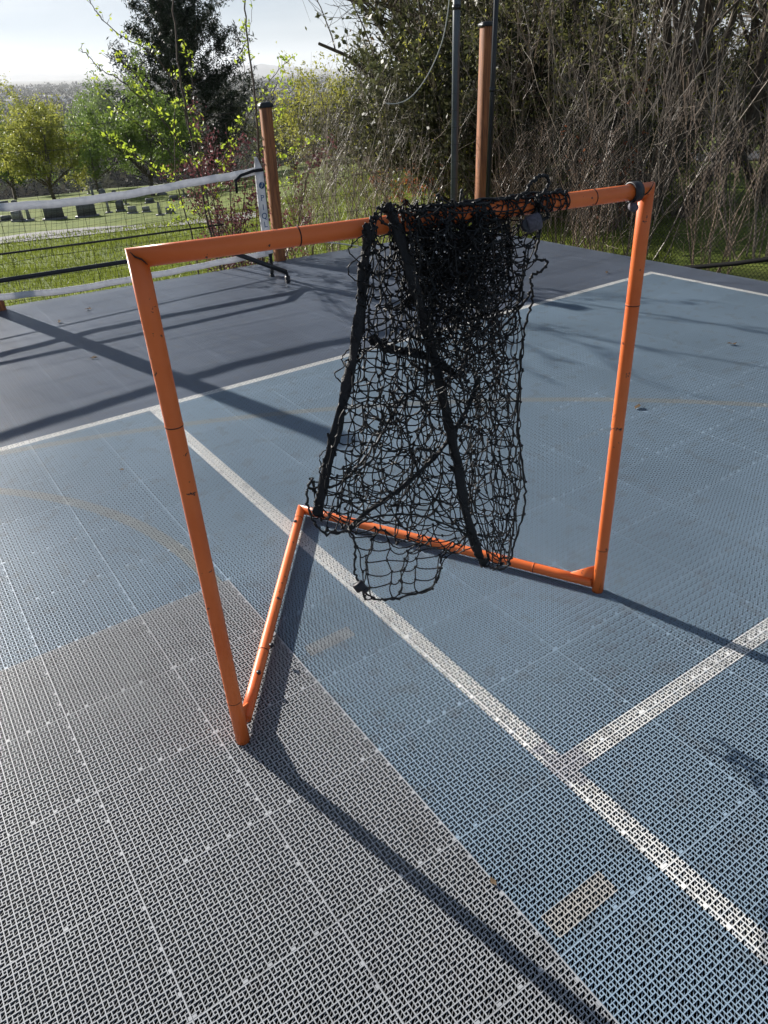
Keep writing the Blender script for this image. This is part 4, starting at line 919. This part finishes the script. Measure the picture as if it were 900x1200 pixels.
for i, (x, y) in enumerate(SP):
    g = ray_terr(x, y); ki = rq.randrange(4); o = link('gravestone', SM[ki]); o.location = g; o.rotation_euler = (0, 0, -.35+rq.uniform(-.15, .15)); s = rq.uniform(.42, .72); o.scale = (s, s, s*rq.uniform(.8, 1.2))
    tag(o, ('low grey block gravestone', 'dark rounded upright gravestone', 'grey pillar gravestone with a pointed top', 'low wide dark gravestone')[ki]+(' on the lawn left of the paired large blocks', ' on the lawn below the yellow-green tree', ' on the lawn below the green tree and conifer')[0 if x < 50 else 1 if x < 125 else 2], 'gravestone', 'gravestones on the lawn')

# ------------------------------------------------------------------ grass, debris
def grass():
    rng = np.random.default_rng(4); n = 90000; az = np.radians(rng.uniform(-33, 22, n)); D = 6.2+26*rng.random(n)**1.8
    x = CAM[0]+D*np.sin(YAW+az); y = CAM[1]+D*np.cos(YAW+az)
    keep = ~((x < 17.3*T) & (y < (17.6-.098*x/T)*T)); x, y, D = x[keep], y[keep], D[keep]; n = len(x); z = terr(x, y)
    h = (.03+.035*rng.random(n))*(1+D/25); wd = .004*(1+D/7); a = rng.uniform(0, 6.28, n); lean = rng.normal(size=(n, 2))*.03
    B = np.stack([x, y, z-.01], 1); u = np.stack([np.cos(a)*wd, np.sin(a)*wd, np.zeros(n)], 1); Tp = B+np.stack([lean[:, 0], lean[:, 1], h], 1)
    V = np.stack([B-u, B+u, Tp+u*.15, Tp-u*.15], 1).reshape(-1, 3)
    o = link('grass', mesh_np('grass', V, np.arange(n*4).reshape(-1, 4)), leafmat('grass_blades', (.20, .24, .04), (.12, .15, .025), 1.0, .5)); tag(o, 'short green grass sloping away beyond the court', 'grass', kind='stuff')
grass()
dm = []
for s in range(3):
    rng = np.random.default_rng(s); V = [(-.02, 0, .004), (-.004, -.010, .009), (.018, -.004, .003), (.022, .003, .012), (.004, .011, .004), (-.010, .008, .010)]
    V = [(x*(1+rng.normal()*.2), y*(1+rng.normal()*.2), abs(z+rng.normal()*.003)) for x, y, z in V]
    dm.append(mesh_np('dry_leaf', V+[(x, y, z+.001) for x, y, z in V], [[0, 1, 4, 5], [1, 2, 3, 4], [11, 10, 7, 6], [10, 9, 8, 7]]))
for m_ in dm: m_.materials.append(M['leaf_brown'])
for i, (x, y, l) in enumerate([(103, 363, 'dry leaf on the dark tiles left of the goal, farther one'), (70, 378, 'dry leaf on the dark tiles left of the goal, nearer one'), (143, 551, 'tiny dark leaf scrap on the blue tiles left of the goal'), (711, 320, 'pale dry leaf on the dark tiles right of the goal'), (857, 404, 'pale curled leaf on the light blue tiles at the right'), (747, 478, 'small dry leaf just right of the right goal post'), (578, 1034, 'tiny green leaf scrap where the grey and blue tiles meet'), (110, 420, 'small dark leaf scrap on the dark tiles, beside the post shadow')]):
    p = at_z(x, y, .001); o = link('dry_leaf', dm[i % 3]); o.location = p; o.rotation_euler = (0, 0, i*1.3); s = .55 if y > 500 else 1.2; o.scale = (s, s, s); tag(o, l, 'leaf', 'loose leaves on the court')

# ------------------------------------------------------------------ valley: far trees, houses, sheds
def far_woods():
    rng = np.random.default_rng(9); n = 5200; az = np.radians(rng.uniform(-32, 6, n)); D = 480*np.exp(rng.random(n)*2.5)
    cx_ = CAM[0]+D*np.sin(YAW+az); cy_ = CAM[1]+D*np.cos(YAW+az); cz_ = terr(cx_, cy_); k = 16; r = (3.5+4.5*rng.random(n))*(.8+D/3500)
    C = np.repeat(np.stack([cx_, cy_, cz_+r*.7], 1), k, 0)+rng.normal(size=(n*k, 3))*np.repeat(r, k)[:, None]*np.array([.55, .55, .42])
    V, F = quads_geo(C, np.repeat(r, k)*.34, rng, .8)
    o = link('far_woods', mesh_np('far_woods', V, F), leafmat('far_tree_foliage', (.05, .06, .028), (.05, .04, .033), .01, .3)); tag(o, 'hazy mass of small distant trees covering the valley suburb', 'woods', kind='stuff')
far_woods()
def house_mesh(L_, W_, H_, rf, seed):
    G = Geo(); G.box((0, 0, H_/2), (L_, W_, H_)); me = None
    V = [(-L_/2-.3, -W_/2-.3, H_), (L_/2+.3, -W_/2-.3, H_), (L_/2+.3, W_/2+.3, H_), (-L_/2-.3, W_/2+.3, H_), (-L_/2-.3, 0, H_+rf), (L_/2+.3, 0, H_+rf)]
    R_ = Geo(); R_.add(np.array(V), [[0, 1, 5, 4], [2, 3, 4, 5], [1, 2, 5, 5], [3, 0, 4, 4]][:2]); R_.add(np.array(V), [[0, 1, 2, 3]])
    W = Geo()
    for x in np.linspace(-L_*.35, L_*.35, 3): W.box((x, -W_/2-.02, H_*.55), (1.2, .06, 1.2))
    mk = lambda G_, nm: mesh_np(nm, np.concatenate(G_.V), np.concatenate(G_.F))
    return mk(G, 'wall'), mk(R_, 'roof'), mk(W, 'window')
M['siding'] = simple('pale_siding', (.75, .74, .72), .8); M['roofing'] = simple('grey_roofing', (.20, .19, .18), .8); M['glass'] = simple('window_glass', (.03, .04, .05), .15)
M['shed'] = simple('white_metal_cladding', (.78, .78, .78), .6)
HM = [house_mesh(14, 9, 4.5, 2.5, 0), house_mesh(18, 10, 5.5, 2.2, 1)]
for a, b_, c in HM: a.materials.append(M['siding']); b_.materials.append(M['roofing']); c.materials.append(M['glass'])
def house(meshes, loc, rz, sc, name, label, group):
    o = empty(name, tuple(loc)); o.rotation_euler = (0, 0, rz); o.scale = (sc,)*3; tag(o, label, 'building', group)
    for me in meshes: link(me.name.split('.')[0], me, None, o)
rh = random.Random(3)
for i in range(150):
    x = rh.choice([rh.uniform(-20, 150), rh.uniform(300, 430)]); y = rh.uniform(101, 128)-x*.022+(-4 if x > 300 else 0)
    g = ray_terr(x, y)
    if math.hypot(*(g-CAM)[:2]) < 500: continue
    house(HM[i % 2], g, rh.uniform(0, 3.14), rh.uniform(1.0, 2.0), 'distant_house', 'small pale house among the trees of the hazy valley '+('right of the conifer' if x > 250 else 'left of the conifer'), 'distant houses in the valley')
SB = house_mesh(70, 30, 9, 1.0, 2); SB[0].materials.append(M['shed']); SB[1].materials.append(M['shed']); SB[2].materials.append(M['glass'])
for i, (x, y) in enumerate(((72, 118), (95, 117), (355, 93), (372, 94), (382, 92), (396, 90), (340, 92), (62, 119), (112, 108), (410, 86), (418, 89))):
    house(SB, ray_terr(x, y), rh.uniform(.3, .9)+YAW*0, .55 if x > 300 else .32, 'distant_warehouse', 'long low white building in the hazy valley '+('right of the conifer' if x > 300 else 'left of the conifer'), 'white warehouses in the valley')

# ------------------------------------------------------------------ haze
def haze():
    G = Geo(); G.box((0, 0, -180), (50000, 50000, 1560)); m = bpy.data.materials.new('valley_haze'); m.use_nodes = True; N = m.node_tree.nodes; N.remove(N['Principled BSDF'])
    v = N.new('ShaderNodeVolumePrincipled'); v.inputs['Color'].default_value = (.86, .90, .96, 1); v.inputs['Density'].default_value = 5.0e-5; v.inputs['Anisotropy'].default_value = .35
    m.node_tree.links.new(v.outputs[0], N['Material Output'].inputs['Volume']); o = G.build('haze', m); tag(o, 'pale haze lying over the valley', 'haze', kind='stuff')
haze()
